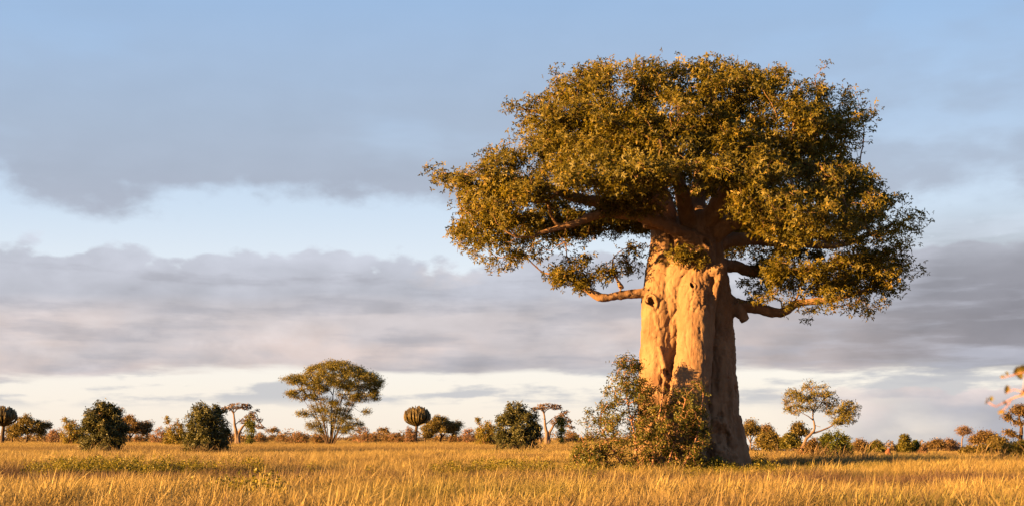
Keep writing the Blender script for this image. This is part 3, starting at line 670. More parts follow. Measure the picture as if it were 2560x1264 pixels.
# wide flat-topped acacia
tree('acacia_tree', 'broad flat-topped acacia with fan of dark stems, alone left of the baobab', 'tree', 825, 213,
     [[(822, 1118, 0, 0.178), (815, 1080, 0, 0.131), (805, 1040, -.6, 0.101), (790, 1000, -1.0, 0.071), (770, 965, -1.2, 0.036)],
      [(826, 1118, .1, 0.202), (828, 1060, .2, 0.155), (830, 1010, .3, 0.119), (835, 960, .2, 0.071), (838, 925, 0, 0.036)],
      [(828, 1118, -.2, 0.167), (836, 1060, -.5, 0.119), (850, 1010, -.8, 0.089), (875, 965, -.8, 0.060), (900, 940, -.8, 0.030)],
      [(830, 1118, .2, 0.155), (845, 1075, .5, 0.107), (870, 1030, .8, 0.077), (895, 990, 1.2, 0.048), (930, 960, 1.2, 0.024)],
      [(820, 1118, .2, 0.155), (806, 1075, .6, 0.101), (785, 1040, .8, 0.060), (755, 1028, .8, 0.030)],
      [(830, 1118, -.3, 0.131), (850, 1090, -.8, 0.077), (880, 1068, -1.0, 0.048), (905, 1060, -1.0, 0.024)],
      [(822, 1118, -.3, 0.149), (812, 1050, -1.4, 0.089), (805, 990, -2.4, 0.060), (800, 950, -3.0, 0.030)],
      [(828, 1118, .4, 0.149), (842, 1050, 1.6, 0.089), (850, 990, 2.6, 0.060), (855, 945, 3.2, 0.030)],
      [(880, 1015, .6, 0.036), (905, 1030, .6, 0.024), (935, 1026, .6, 0.012)]]
     + [[(825 + k * 0.8, 1118, 0.15 * math.sin(k * 2.1), .13), (825 + k * 4.2, 1080, 0.7 * math.sin(k * 2.1), .09), (825 + k * 8.0, 1035, 1.5 * math.sin(k * 2.1), .06), (825 + k * 12.5 + 3 * math.sin(k), 985 + abs(k) * 2.5, 2.2 * math.sin(k * 2.1), .03)] for k in (-5.6, -4.1, -2.6, -1.1, .8, 2.2, 3.7, 5.2)],
     [[(700, 945), (730, 938), (762, 936), (770, 920), (800, 906), (830, 901), (870, 906), (905, 915), (925, 930), (955, 943), (958, 960), (948, 985), (920, 975), (880, 965), (850, 968), (800, 970), (760, 960), (725, 958)], [(700, 945), (730, 938), (762, 936), (770, 920), (800, 906), (830, 901), (870, 906), (905, 915), (925, 930), (955, 943), (958, 960), (948, 985), (920, 975), (880, 965), (850, 968), (800, 970), (760, 960), (725, 958)], [(770, 1012), (800, 1002), (850, 1000), (880, 1010), (870, 1040), (840, 1060), (800, 1050)],
      [(710, 982), (740, 972), (770, 962), (820, 975), (835, 995), (800, 1003), (765, 1002), (735, 998)],
      [(905, 980), (945, 975), (950, 1000), (925, 998), (900, 1010), (885, 995)], [(732, 1034), (760, 1024), (790, 1028), (800, 1045), (770, 1042)],
      [(900, 1030), (925, 1020), (938, 1027), (920, 1034)], [(838, 1050), (870, 1030), (895, 1045), (910, 1062), (900, 1078), (860, 1085), (835, 1075)], [(755, 1065), (785, 1050), (812, 1060), (810, 1085), (780, 1078)], [(840, 962), (910, 962), (905, 1000), (865, 1020), (840, 1000)]],
     M['acacia_leaf'], M['dark_bark'], 21, 520, 9, (0.4, 0.75), 8, 0.34, 0.24, depth=0.8, flat=0.30, step=0.6, r_tip=0.022, spread=0.3, tint_mu=0.68, droop=-0.25, kp=0.12, arch=0.0)

# candelabra euphorbias
def euphorbia(label, px, D, dx, seed, group):
    rng = np.random.default_rng(seed); org = place(px, D); root = thing('candelabra_euphorbia', org, label, 'tree', group)
    u = D / FPX; sp = Soup(); cr = Soup(); tint = []
    q = [(px, 1112), (px + 1, 1090), (px + 3, 1070), (px + 4, 1058)]
    pts = np.array([(*loc_xz(a, b, D, org), 0.0) for a, b in q])[:, [0, 2, 1]]
    p, r_ = resample(pts, [0.55, 0.45, 0.40, 0.36], 0.8); sp.add(*tube(p, r_, 10, True, 0.12, seed))
    cx, cz = loc_xz(px + 3 + dx, 1036, D, org); hw = 34 * u
    for k in range(210):
        th = rng.uniform(0, 2 * math.pi); rr = math.sqrt(rng.uniform(0.0, 1)) * 0.98
        ex, ey = cx + math.cos(th) * rr * hw, math.sin(th) * rr * hw * 0.95
        zt = cz - 2 * u + math.sqrt(max(0, 1 - rr ** 2)) * 25 * u + rng.uniform(-6.5, 1.5) * u
        s0 = p[-1] + np.array([0, 0, -rng.uniform(0, 8) * u * (0.3 + 0.7 * rr)]); e0 = np.array([ex, ey, zt])
        kz = s0[2] + (zt - s0[2]) * (0.45 + 0.15 * rng.uniform(-1, 1))
        a = np.array([s0, s0 * 0.62 + np.array([ex, ey, kz]) * 0.38 + np.array([0, 0, -0.5 * u]), np.array([ex * 0.97 + s0[0] * .03, ey * 0.97, kz + 2 * u]), e0])
        pp, r2 = resample(a, [0.10, 0.10, 0.14, 0.11], 1.0)
        V, Q, Tq = tube(pp, r2, 5, True, 0.2, k); cr.add(V, Q, Tq)
        tint += [rng.uniform(0, 1)] * len(V)
    obj('trunk', sp.build('trunk', M['dark_bark']), root)
    me = cr.build('crown', M['succulent'], False); a = me.attributes.new('tint', 'FLOAT', 'POINT'); a.data.foreach_set('value', np.array(tint, np.float32))
    obj('crown', me, root)
euphorbia('round-headed candelabra euphorbia cut by the left edge of the photo', 5, 290, 0, 31, 'candelabra euphorbias on the plain')
euphorbia('round-headed candelabra euphorbia on dark trunk, between acacia and dark bush', 1038, 300, 2, 32, 'candelabra euphorbias on the plain')

# three dense dark bushes
def dark_bush(label, dx, seed):
    tree('dark_bush', label, 'bush', 257 + dx, 103,
         [[(257 + dx, 1135, 0, .09), (250 + dx, 1090, .1, .06), (240 + dx, 1040, 0, .03)], [(262 + dx, 1135, 0, .09), (275 + dx, 1085, -.2, .06), (285 + dx, 1045, -.2, .03)],
          [(250 + dx, 1135, .2, .08), (228 + dx, 1090, .4, .05)], [(268 + dx, 1135, -.2, .08), (295 + dx, 1090, -.3, .05)], [(258 + dx, 1135, -.3, .08), (258 + dx, 1070, -1.0, .05)]],
         [sh([(205, 1135), (203, 1095), (206, 1060), (210, 1040), (225, 1030), (240, 1008), (250, 1004), (265, 1012), (280, 1014), (298, 1025), (308, 1045), (316, 1075), (314, 1105), (316, 1135)], dx)],
         M['dark_leaf'], M['dark_bark'], seed, 110, 8, (0.3, 0.55), 8, 0.17, 0.5, 'dense dark bushes in the grass', depth=0.9, flat=0.85, whorl=2, step=0.4, r_tip=0.012, spread=0.14, sprigs=26, kp=0.1)
dark_bush('dense dark green bush farthest left, with a brown tree behind it', 0, 41)
dark_bush('dense dark green bush hiding part of the bare left-hand baobab', 258, 42)
dark_bush('dense dark green bush between the euphorbia and the leafy baobab', 1036, 43)
# yellow-green bushes beside them
for dx, sd_, lab in ((0, 51, 'yellow-green bush left of the leftmost dark bush'), (257, 52, 'yellow-green bush left of the second dark bush'), (1033, 53, 'yellow-green bush between brown scrub and the dark bush nearest the baobab')):
    tree('yellow_bush', lab, 'bush', 180 + dx, 215, shs([[(180, 1112, 0, .1), (175, 1080, 0, .05)], [(184, 1112, .2, .1), (192, 1080, .3, .05)], [(176, 1112, 0, .09), (168, 1070, .3, .06), (160, 1044, .3, .03)]], dx),
         [sh([(155, 1112), (154, 1080), (160, 1066), (172, 1058), (185, 1048), (196, 1058), (206, 1066), (208, 1112)], dx), sh([(156, 1046), (164, 1040), (170, 1056), (160, 1062)], dx)],
         M['yellow_leaf'], M['twig_red'], sd_, 60, 9, (0.4, 0.7), 7, 0.26, 0.45, 'yellow-green bushes beside the dark bushes', depth=0.85, flat=0.8, step=0.6, r_tip=0.02, spread=0.2)
# spreading brown-green trees
SPREAD = [(16, 1082), (18, 1066), (34, 1054), (48, 1046), (58, 1036), (68, 1033), (80, 1044), (90, 1053), (104, 1060), (112, 1051), (126, 1057), (120, 1068), (113, 1080), (104, 1094), (94, 1082), (70, 1078), (60, 1082), (40, 1092), (24, 1094)]
for dx, sd_, lab in ((0, 61, 'spreading brown-green tree right of the euphorbia at the left edge'), (257, 62, 'spreading brown tree just right of the leftmost dark bush'), (1034, 63, 'spreading brown-green tree right of the second euphorbia')):
    tree('spreading_tree', lab, 'tree', 70 + dx, 310, shs([[(66, 1110, 0, .32), (68, 1088, 0, .26), (66, 1070, 0, .18), (64, 1050, 0, .08)], [(70, 1092, 0, .2), (84, 1076, -.4, .15), (104, 1062, -.4, .07)], [(28, 1110, .4, .25), (29, 1090, .4, .18), (34, 1068, .3, .08)], [(30, 1092, .4, .14), (46, 1080, .2, .07)], [(90, 1106, .3, .16), (96, 1088, .3, .08)]], dx),
         [sh(SPREAD, dx)], M['olive_leaf' if dx != 257 else 'brown_leaf'], M['dark_bark'], sd_, 115, 10, (0.6, 1.1), 7, 0.34, 0.5, 'spreading trees along the far edge of the plain', depth=0.8, flat=0.42, step=0.9, r_tip=0.03, spread=0.36, tint_mu=0.45)
tree('spreading_tree', 'brown flat-branched tree rising behind the leftmost dark bush', 'tree', 272, 260, [[(276, 1110, 0, .3), (274, 1070, 0, .22), (268, 1035, 0, .1)], [(275, 1075, 0, .18), (290, 1045, 0, .1), (302, 1028, 0, .04)]],
     [[(238, 1045), (246, 1020), (258, 1010), (272, 1022), (284, 1032), (282, 1055), (250, 1060)], [(282, 1030), (292, 1019), (308, 1024), (300, 1034)]], M['brown_leaf'], M['dark_bark'], 64, 34, 10, (0.6, 1.1), 7, 0.34, 0.5, 'spreading trees along the far edge of the plain', depth=0.8, flat=0.42, step=0.8, r_tip=0.03, spread=0.32)
# pinkish dry scrub
for px, D, x0, x1, y0, sd_, lab in ((140, 300, 116, 164, 1066, 71, 'pinkish dry scrub tree between spreading tree and leftmost yellow bush'), (396, 300, 374, 420, 1066, 72, 'pinkish dry scrub tree left of the second yellow bush'), (1172, 300, 1150, 1196, 1066, 73, 'pinkish dry scrub tree left of the third yellow bush'),
        (652, 330, 632, 672, 1080, 74, 'low brown scrub at the right foot of the left-hand bare baobab'), (1428, 330, 1412, 1452, 1082, 75, 'low brown scrub between right-hand bare baobab and the shrub'), (738, 270, 712, 776, 1076, 76, 'reddish brown scrub left of the acacia trunk'), (902, 300, 878, 930, 1060, 77, 'brown scrub tree behind the right side of the acacia'),
        (990, 310, 970, 1014, 1080, 78, 'round reddish brown bush left of the second euphorbia'), (1026, 300, 1012, 1038, 1062, 79, 'wispy pale brown shrub touching the trunk of the second euphorbia'),
        (222, 320, 200, 246, 1056, 171, 'brown scrub tree hidden behind the leftmost dark bush'), (346, 330, 330, 366, 1084, 172, 'low brown scrub right of the brown spreading tree'), (704, 340, 690, 724, 1083, 173, 'low brown scrub right of the distant flat-topped tree'), (795, 260, 778, 816, 1088, 174, 'low green-brown bush at the left foot of the acacia'),
        (930, 330, 916, 946, 1080, 175, 'low brown scrub right of the acacia'), (972, 340, 960, 984, 1084, 176, 'tiny brown scrub left of the round reddish bush'), (1138, 320, 1122, 1156, 1080, 177, 'low brown scrub right of the second spreading tree'), (1224, 320, 1206, 1242, 1062, 178, 'brown scrub tree half behind the dark bush nearest the baobab')):
    w = x1 - x0; h = 1108 - y0
    tree('dry_scrub', lab, 'shrub', px, D, [[(px, 1110, 0, .16), (px - w * .05, 1108 - h * .5, 0, .1), (px - w * .1, y0 + h * .2, 0, .04)], [(px + 1, 1110, 0, .14), (px + w * .2, 1108 - h * .4, .2, .08)], [(px - 1, 1110, 0, .14), (px - w * .25, 1108 - h * .4, -.2, .07)]],
         [[(x0, 1106), (x0, 1106 - h * .45), (x0 + w * .2, 1106 - h * .75), (x0 + w * .45, y0), (x0 + w * .7, y0 + h * .12), (x0 + w * .9, y0 + h * .4), (x1, 1106 - h * .3), (x1, 1106)]],
         M['pink_leaf' if sd_ in (71, 72, 73, 79) else 'brown_leaf'], M['twig_red'], sd_, 30, 8, (0.5, 0.9), 7, 0.28, 0.4, 'dry scrub along the far edge of the plain', depth=0.7, flat=0.6, step=0.8, r_tip=0.03, spread=0.3)
# bare baobabs far off
for dx, sd_, lab in ((0, 81, 'bare pinkish baobab behind the second dark bush'), (776, 82, 'bare pinkish baobab behind the dark bush nearest the great baobab')):
    tree('bare_baobab', lab, 'tree', 592 + dx, 250, shs([[(592, 1112, 0, 0.571), (591, 1090, 0, 0.435), (589, 1072, 0, 0.337), (586, 1050, 0, 0.229), (583, 1030, 0, 0.163), (572, 1020, -.3, 0.093), (560, 1022, -.4, 0.043)], [(597, 1112, 0, 0.490), (597, 1085, 0, 0.326), (606, 1066, -.2, 0.245), (616, 1055, -.2, 0.163), (628, 1040, -.2, 0.087), (642, 1026, -.2, 0.038)],
            [(584, 1032, 0, 0.131), (592, 1022, .2, 0.093), (606, 1018, .2, 0.054), (618, 1012, .2, 0.027)], [(584, 1030, 0, 0.109), (582, 1016, 0, 0.065), (590, 1010, 0, 0.027)], [(612, 1062, 0, 0.109), (630, 1064, .4, 0.076), (650, 1058, .4, 0.032)], [(588, 1060, 0, 0.109), (606, 1044, .6, 0.065), (622, 1036, .8, 0.027)],
            [(576, 1112, .4, 0.326), (574, 1085, .4, 0.245), (570, 1072, .4, 0.109)]], dx),
         [sh([(553, 1018), (575, 1007), (600, 1006), (625, 1009), (632, 1020), (618, 1024), (600, 1022), (575, 1024), (556, 1032)], dx), sh([(610, 1040), (625, 1028), (645, 1020), (650, 1028), (640, 1040), (655, 1046), (656, 1058), (630, 1050)], dx), sh([(600, 1060), (600, 1046), (620, 1040), (630, 1055)], dx), sh([(635, 1060), (662, 1064), (664, 1074), (640, 1070)], dx)],
         None, M['pale_bark'], sd_, 150, 0, (0.4, 0.8), 10, group='bare baobabs on the plain', depth=0.75, flat=0.4, step=0.7, r_tip=0.045, bare=True, r_cap=0.08, kp=0.15)
    tree('slim_green_tree', 'slim bright green tree in front of the %s bare baobab' % ('left-hand' if dx == 0 else 'right-hand'), 'tree', 627 + dx, 235, shs([[(627, 1110, 0, .14), (628, 1080, 0, .1), (627, 1048, 0, .04)]], dx),
         [sh([(614, 1062), (616, 1048), (624, 1040), (636, 1044), (642, 1056), (638, 1078), (632, 1096), (640, 1108), (612, 1108), (618, 1090), (614, 1076)], dx)], M['green_leaf'], M['dark_bark'], sd_ + 10, 30, 8, (0.4, 0.7), 7, 0.26, 0.5, 'slim green trees by the bare baobabs', depth=0.8, flat=0.8, step=0.5, r_tip=0.02, spread=0.22, tint_mu=0.55)
# flat-topped trees in the distance
for px, D, x0, x1, y0, sd_, lab in ((682, 420, 660, 702, 1064, 101, 'small distant flat-topped tree left of the acacia'), (958, 420, 942, 976, 1063, 102, 'small distant flat-topped tree right of the acacia')):
    w = x1 - x0
    tree('distant_tree', lab, 'tree', px, D, [[(px, 1108, 0, .25), (px, 1092, 0, .18), (px - 1, 1076, 0, .08)], [(px, 1092, 0, .12), (px + w * .3, 1080, .4, .06)], [(px, 1090, 0, .12), (px - w * .3, 1080, -.4, .06)]],
         [[(x0, 1082), (x0 + w * .25, y0 + 3), (px, y0), (x0 + w * .8, y0 + 5), (x1, 1084), (px, 1080)], [(x0 + 4, 1100), (x0 + 2, 1090), (px, 1088), (x1 - 4, 1090), (x1, 1100)]], M['brown_leaf'], M['dark_bark'], sd_, 26, 8, (0.8, 1.3), 6, 0.42, 0.45, 'distant flat-topped trees', depth=0.8, flat=0.35, step=1.2, r_tip=0.04, spread=0.4)

# right-hand side ----------------------------------------------------------------
tree('leaning_tree', 'leaning thin-crowned tree with forked pale trunk, right of the baobab', 'tree', 2010, 95,
     [[(2006, 1128, 0, 0.144), (2014, 1098, 0, 0.122), (2030, 1082, 0, 0.108), (2038, 1068, 0, 0.086), (2034, 1052, 0, 0.072), (2032, 1030, 0, 0.058), (2040, 1005, 0, 0.036), (2030, 975, 0, 0.018)],
      [(2028, 1082, 0, 0.086), (2050, 1077, .1, 0.072), (2075, 1066, .2, 0.061), (2095, 1050, .2, 0.043), (2115, 1030, .2, 0.029), (2130, 1010, .2, 0.014)],
      [(2034, 1050, 0, 0.050), (2018, 1040, -.3, 0.036), (1990, 1025, -.5, 0.018)], [(2034, 1035, 0, 0.043), (2015, 1000, -.6, 0.029), (1985, 975, -.8, 0.014)], [(2036, 1030, 0, 0.043), (2062, 1000, .5, 0.029), (2080, 985, .6, 0.014)], [(2038, 1062, 0, 0.029), (2050, 1066, -.2, 0.014)]],
     [[(1960, 1018), (1963, 970), (1990, 962), (2020, 952), (2050, 954), (2078, 968), (2085, 985), (2060, 1010), (2040, 1025), (2000, 1030), (1975, 1040)],
      [(2055, 1030), (2080, 985), (2110, 985), (2140, 996), (2152, 1015), (2145, 1045), (2120, 1058), (2085, 1056), (2065, 1045)], [(2072, 1058), (2100, 1046), (2142, 1040), (2138, 1058), (2105, 1064)]],
     M['acacia_leaf'], M['pale_bark'], 111, 95, 5, (0.3, 0.55), 6, 0.13, 0.5, depth=0.75, flat=0.45, whorl=2, step=0.4, r_tip=0.012, spread=0.16, tint_mu=0.7, kp=0.12)
B = lambda nm, lab, px, D, x0, x1, y0, yb, mat, sd_, grp, n_cl=40, r=(0.25, 0.45), L=0.16, bark='dark_bark', flat=0.75, per=8: tree(nm, lab, 'bush' if 'bush' in nm else 'tree' if 'tree' in nm else 'shrub', px, D,
     [[(px, yb + 4, 0, .05), (px - (x1 - x0) * .1, (y0 + yb) / 2, 0, .03)], [(px + 1, yb + 4, 0, .05), (px + (x1 - x0) * .2, (y0 + yb) / 2, .1, .03)], [(px - 1, yb + 4, 0, .04), (px - (x1 - x0) * .3, (y0 + yb) / 2 + 3, -.1, .02)]],
     [[(x0, yb + 2), (x0 - 1, yb - (yb - y0) * .4), (x0 + (x1 - x0) * .15, yb - (yb - y0) * .7), (x0 + (x1 - x0) * .4, y0 + 2), (x0 + (x1 - x0) * .65, y0), (x0 + (x1 - x0) * .88, yb - (yb - y0) * .68), (x1, yb - (yb - y0) * .35), (x1, yb + 2)]],
     M[mat], M[bark], sd_, n_cl, per, r, 7, L, 0.5, grp, depth=0.8, flat=flat, whorl=2, step=0.35, r_tip=0.012, spread=0.4 * r[0], sprigs=10, kp=0.1)
GB = 'bushes on the right-hand plain'
B('green_bush', 'leafy green bush under the leaning tree', 2078, 78, 2040, 2128, 1072, 1146, 'green_leaf', 121, GB, 70, (0.25, 0.42), 0.14, per=8)
B('weedy_bush', 'straggly yellow-brown bush at the foot of the leaning tree', 2022, 74, 1995, 2058, 1098, 1146, 'brown_leaf', 122, GB, 36, (0.2, 0.35), 0.12, 'twig_red')
B('olive_bush', 'olive bush between the pale trees and the leaning tree', 1978, 120, 1955, 2000, 1082, 1116, 'acacia_leaf', 123, GB, 36, (0.3, 0.5), 0.2)
B('olive_bush', 'broad olive bush right of the baobab trunk below pale trees', 1915, 130, 1890, 1956, 1078, 1118, 'olive_leaf', 124, GB, 44, (0.35, 0.6), 0.22)
B('round_bush', 'round olive bush between leaning tree and small round tree', 2186, 140, 2168, 2212, 1100, 1136, 'acacia_leaf', 125, GB, 36, (0.3, 0.5), 0.2)
B('round_tree', 'small round-headed green tree standing alone on the right', 2262, 140, 2246, 2280, 1084, 1136, 'acacia_leaf', 126, 'small round trees', 46, (0.3, 0.5), 0.2)
B('round_tree', 'smallest round green tree close beside a larger round tree', 2289, 142, 2281, 2298, 1100, 1128, 'green_leaf', 127, 'small round trees', 16, (0.2, 0.35), 0.18)
B('dry_bush', 'wispy pinkish dry bush right of the two round trees', 2306, 120, 2296, 2318, 1112, 1136, 'pink_leaf', 128, GB, 14, (0.2, 0.35), 0.14, 'twig_red')
B('olive_bush', 'low olive bush at the foot of the bare pinkish tree', 2420, 110, 2400, 2438, 1112, 1142, 'olive_leaf', 129, GB, 36, (0.25, 0.4), 0.16)
B('olive_bush', 'rounded olive bush under the flat-topped tree on the right', 2456, 100, 2434, 2478, 1112, 1144, 'olive_leaf', 130, GB, 40, (0.25, 0.4), 0.16)
B('green_bush', 'large green bush at the right edge of the photo', 2540, 66, 2496, 2592, 1098, 1156, 'acacia_leaf', 131, GB, 80, (0.2, 0.36), 0.12)
def flat_tree(lab, px, D, x0, x1, y0, yc, yb, mat, sd_, n_cl=46, r=(0.4, 0.8), bark='dark_bark', nm='flat_topped_tree', L=0.26, hollow=False):
    w = x1 - x0
    tree(nm, lab, 'tree', px, D, [[(px, yb + 4, 0, .16), (px + 1, (yb + yc) / 2, 0, .12), (px - 1, y0 + (yc - y0) * .6, 0, .05)], [(px, (yb + yc) / 2 + 2, 0, .09), (px + w * .28, yc - (yc - y0) * .4, .3, .04)], [(px, (yb + yc) / 2 + 2, 0, .09), (px - w * .28, yc - (yc - y0) * .4, -.3, .04)]],
         [[(x0, yc), (x0 + w * .12, y0 + (yc - y0) * .45), (x0 + w * .35, y0 + 1), (x0 + w * .6, y0), (x0 + w * .88, y0 + (yc - y0) * .4), (x1, yc - 2), (x0 + w * .75, yc - 1), (x0 + w * .5, yc - (yc - y0) * .2), (x0 + w * .25, yc)]],
         M[mat], M[bark], sd_, n_cl, 8, r, 7, L, 0.45, 'trees along the right-hand horizon', depth=0.85, flat=0.4, step=0.6, r_tip=0.018, spread=0.25, tint_mu=0.5)
flat_tree('pale open-crowned tree next to the shaded side of the baobab', 1876, 190, 1850, 1905, 1048, 1090, 1118, 'olive_leaf', 141, 46, (0.5, 0.9), 'pale_bark')
flat_tree('pale open-crowned tree farther from the baobab trunk', 1912, 200, 1894, 1938, 1060, 1092, 1118, 'brown_leaf', 142, 36, (0.5, 0.9), 'pale_bark')
flat_tree('sparse thin tree just left of the leaning tree', 1998, 150, 1974, 2022, 1053, 1088, 1118, 'olive_leaf', 143, 26, (0.35, 0.6))
flat_tree('low brown tree half hidden right of the bush under the leaning tree', 2148, 190, 2128, 2170, 1098, 1124, 1132, 'brown_leaf', 144, 26)
flat_tree('low wide flat-topped brown tree right of the small round trees', 2342, 210, 2314, 2368, 1096, 1120, 1132, 'brown_leaf', 145)
flat_tree('low domed brown tree left of the bare pinkish tree', 2376, 215, 2354, 2398, 1095, 1122, 1132, 'pink_leaf', 146, 36)
flat_tree('tallest flat-topped tree left of the right-edge trees', 2460, 180, 2424, 2500, 1076, 1108, 1132, 'brown_leaf', 147, 60)
flat_tree('dark domed tree between flat-topped tree and right-edge bush', 2492, 150, 2472, 2520, 1091, 1120, 1134, 'olive_leaf', 148, 40)
tree('bare_tree', 'small bare pinkish tree with pale slender trunk', 'tree', 2406, 130, [[(2407, 1138, 0, .10), (2404, 1105, 0, .08), (2409, 1086, 0, .06), (2408, 1074, 0, .03)], [(2408, 1088, 0, .05), (2418, 1074, .1, .03)], [(2407, 1090, 0, .05), (2397, 1076, -.1, .03)]],
     [[(2387, 1076), (2394, 1066), (2408, 1060), (2424, 1063), (2430, 1074), (2424, 1084), (2408, 1086), (2394, 1086)]], M['pink_leaf'], M['pale_bark'], 151, 44, 3, (0.25, 0.4), 9, 0.12, 0.4, depth=0.9, flat=0.7, step=0.3, r_tip=0.012, spread=0.12, r_cap=0.04)
tree('crooked_tree', 'dark crooked tree with layered pads cut by the right edge', 'tree', 2552, 90, [[(2550, 1150, 0, .16), (2552, 1090, 0, .14), (2553, 1062, 0, .11), (2548, 1040, 0, .08), (2552, 1022, 0, .04)], [(2552, 1060, 0, .08), (2535, 1050, 0, .06), (2524, 1046, -.1, .05), (2520, 1036, -.1, .035), (2515, 1034, -.1, .02)], [(2552, 1094, 0, .09), (2538, 1088, -.1, .07), (2522, 1080, -.1, .04)], [(2553, 1062, 0, .08), (2572, 1045, 0, .05)]],
     [[(2524, 1024), (2540, 1012), (2565, 1010), (2600, 1020), (2596, 1042), (2565, 1040), (2540, 1034)], [(2504, 1044), (2510, 1034), (2526, 1032), (2530, 1044), (2516, 1048)], [(2530, 1056), (2548, 1050), (2560, 1058), (2540, 1062)], [(2510, 1082), (2514, 1073), (2530, 1074), (2545, 1088), (2530, 1090)]],
     M['brown_leaf'], M['dark_bark'], 152, 60, 8, (0.2, 0.38), 7, 0.13, 0.5, depth=0.8, flat=0.4, step=0.3, r_tip=0.01, spread=0.12)
# small reddish termite mound in the grass
def mound():
    org = place(2221, 110); rng = np.random.default_rng(3)
    root = Soup(); u = 110 / FPX
    p, r = resample([(0, 0, -0.2), (0.02, 0, 0.4), (-0.03, 0, 0.9), (0.05, 0, 1.25)], [0.42, 0.36, 0.24, 0.08], 0.1)
    root.add(*tube(p, r, 18, True, 0.35, 4)); p, r = resample([(0.25, -.05, -0.2), (0.3, 0, 0.4), (0.36, 0, 0.8)], [0.25, 0.2, 0.06], 0.1); root.add(*tube(p, r, 14, True, 0.35, 8))
    tag(obj('termite_mound', root.build('termite_mound', M['earth']), None, org), 'small reddish termite mound in grass right of the leaning tree', 'termite mound')
mound()
# the far edge of the plain: scrub that reads as one mass
def far_scrub():
    rng = np.random.default_rng(77); n = 260
    px = rng.uniform(-150, 2700, n); D = rng.uniform(340, 520, n); x = (px - CX) / FPX * D; z = terrain(x, D)
    V, Q, Tn = [], [], []; off = 0
    for i in range(n):
        w = rng.uniform(2.0, 4.5); h = rng.uniform(1.6, 4.6); k = 190
        a = rng.normal(0, 1, (k, 3)); a /= np.linalg.norm(a, axis=1)[:, None]; a *= rng.uniform(0.5, 1, k)[:, None] ** 0.5; a[:, 2] = np.abs(a[:, 2])
        pos = a * np.array([w, w * .8, h]) + np.array([x[i], D[i], z[i]])
        v, q, tt = leaves(pos, rng.normal(0, 1, (k, 3)), rng.normal(0, 1, (k, 3)), rng.uniform(.4, .9, k), rng.uniform(.25, .5, k), rng, np.clip(rng.normal(0.4, 0.2, k) + rng.normal(0, .2), 0, 1))
        V.append(v); Q.append(q + off); Tn.append(tt); off += len(v)
    tag(obj('far_scrub', mesh('far_scrub', np.vstack(V), [np.vstack(Q)], M['brown_leaf'], {'tint': np.concatenate(Tn)})), 'brown scrub closing the far edge of the plain', 'scrub', kind='stuff')
far_scrub()

# ------------------------------------------------------------------ grass
def blade_set(rng, n, rad, h, wd, lean, curl, seg=4, head=0.3, droop=0.2):
    """one tuft of narrow blades, some ending in a feathery head"""
    V, Q, Tn = [], [], []; off = 0
    for i in range(n):
        a = rng.uniform(0, 6.28); rr = rad * math.sqrt(rng.uniform()); b = np.array([rr * math.cos(a), rr * math.sin(a), -0.03])
        H = rng.uniform(*h); ln = np.array([lean[0] + rng.normal(0, lean[2]), lean[1] + rng.normal(0, lean[2])])
        f = np.linspace(0, 1, seg + 1)
        x = b[0] + ln[0] * H * (f * 0.5 + f ** 2 * 0.5) + curl * rng.normal(0, 1) * f ** 3 * H
        y = b[1] + ln[1] * H * (f * 0.5 + f ** 2 * 0.5) + curl * rng.normal(0, 1) * f ** 3 * H
        z = b[2] + H * (f - droop * rng.uniform(0, 1) * f ** 3)
        c = np.stack([x, y, z], -1)
        th = rng.uniform(0, 3.14); sd_ = np.array([math.cos(th), math.sin(th), 0])
        hd = rng.uniform() < head
        ww = wd * rng.uniform(0.6, 1.3) * ((1 - f ** 2 * 0.85) if not hd else np.array([0.7, 0.6, 0.5, 1.9, 0.4]) if seg == 4 else (1 - 0.5 * f))
        v = np.stack([c - sd_ * ww[:, None] / 2, c + sd_ * ww[:, None] / 2], 1).reshape(-1, 3)
        k = np.arange(seg) * 2
        q = np.stack([k, k + 1, k + 3, k + 2], -1)
        V.append(v); Q.append(q + off); off += len(v)
        Tn += [float(np.clip(rng.normal(0.45, 0.28) + (0.35 if hd else 0), 0, 1))] * len(v)
    return np.vstack(V), np.vstack(Q), np.array(Tn)
def leafy_set(rng, n, rad, h, L):
    pos = []; dr = []
    for i in range(n):
        a = rng.uniform(0, 6.28); rr = rad * math.sqrt(rng.uniform()); H = rng.uniform(*h)
        for j in range(9):
            f = rng.uniform(0.2, 1); pos.append((rr * math.cos(a) + rng.normal(0, .04), rr * math.sin(a) + rng.normal(0, .04), H * f)); dr.append(rng.normal(0, 1, 3) + np.array([0, 0, .4]))
    pos = np.array(pos); m = len(pos)
    return leaves(pos, np.array(dr), rng.normal(0, .4, (m, 3)) + np.array([0, 0, 1]), rng.uniform(.7, 1.3, m) * L, rng.uniform(.35, .6, m) * L, rng, np.clip(rng.normal(.5, .25, m), 0, 1))

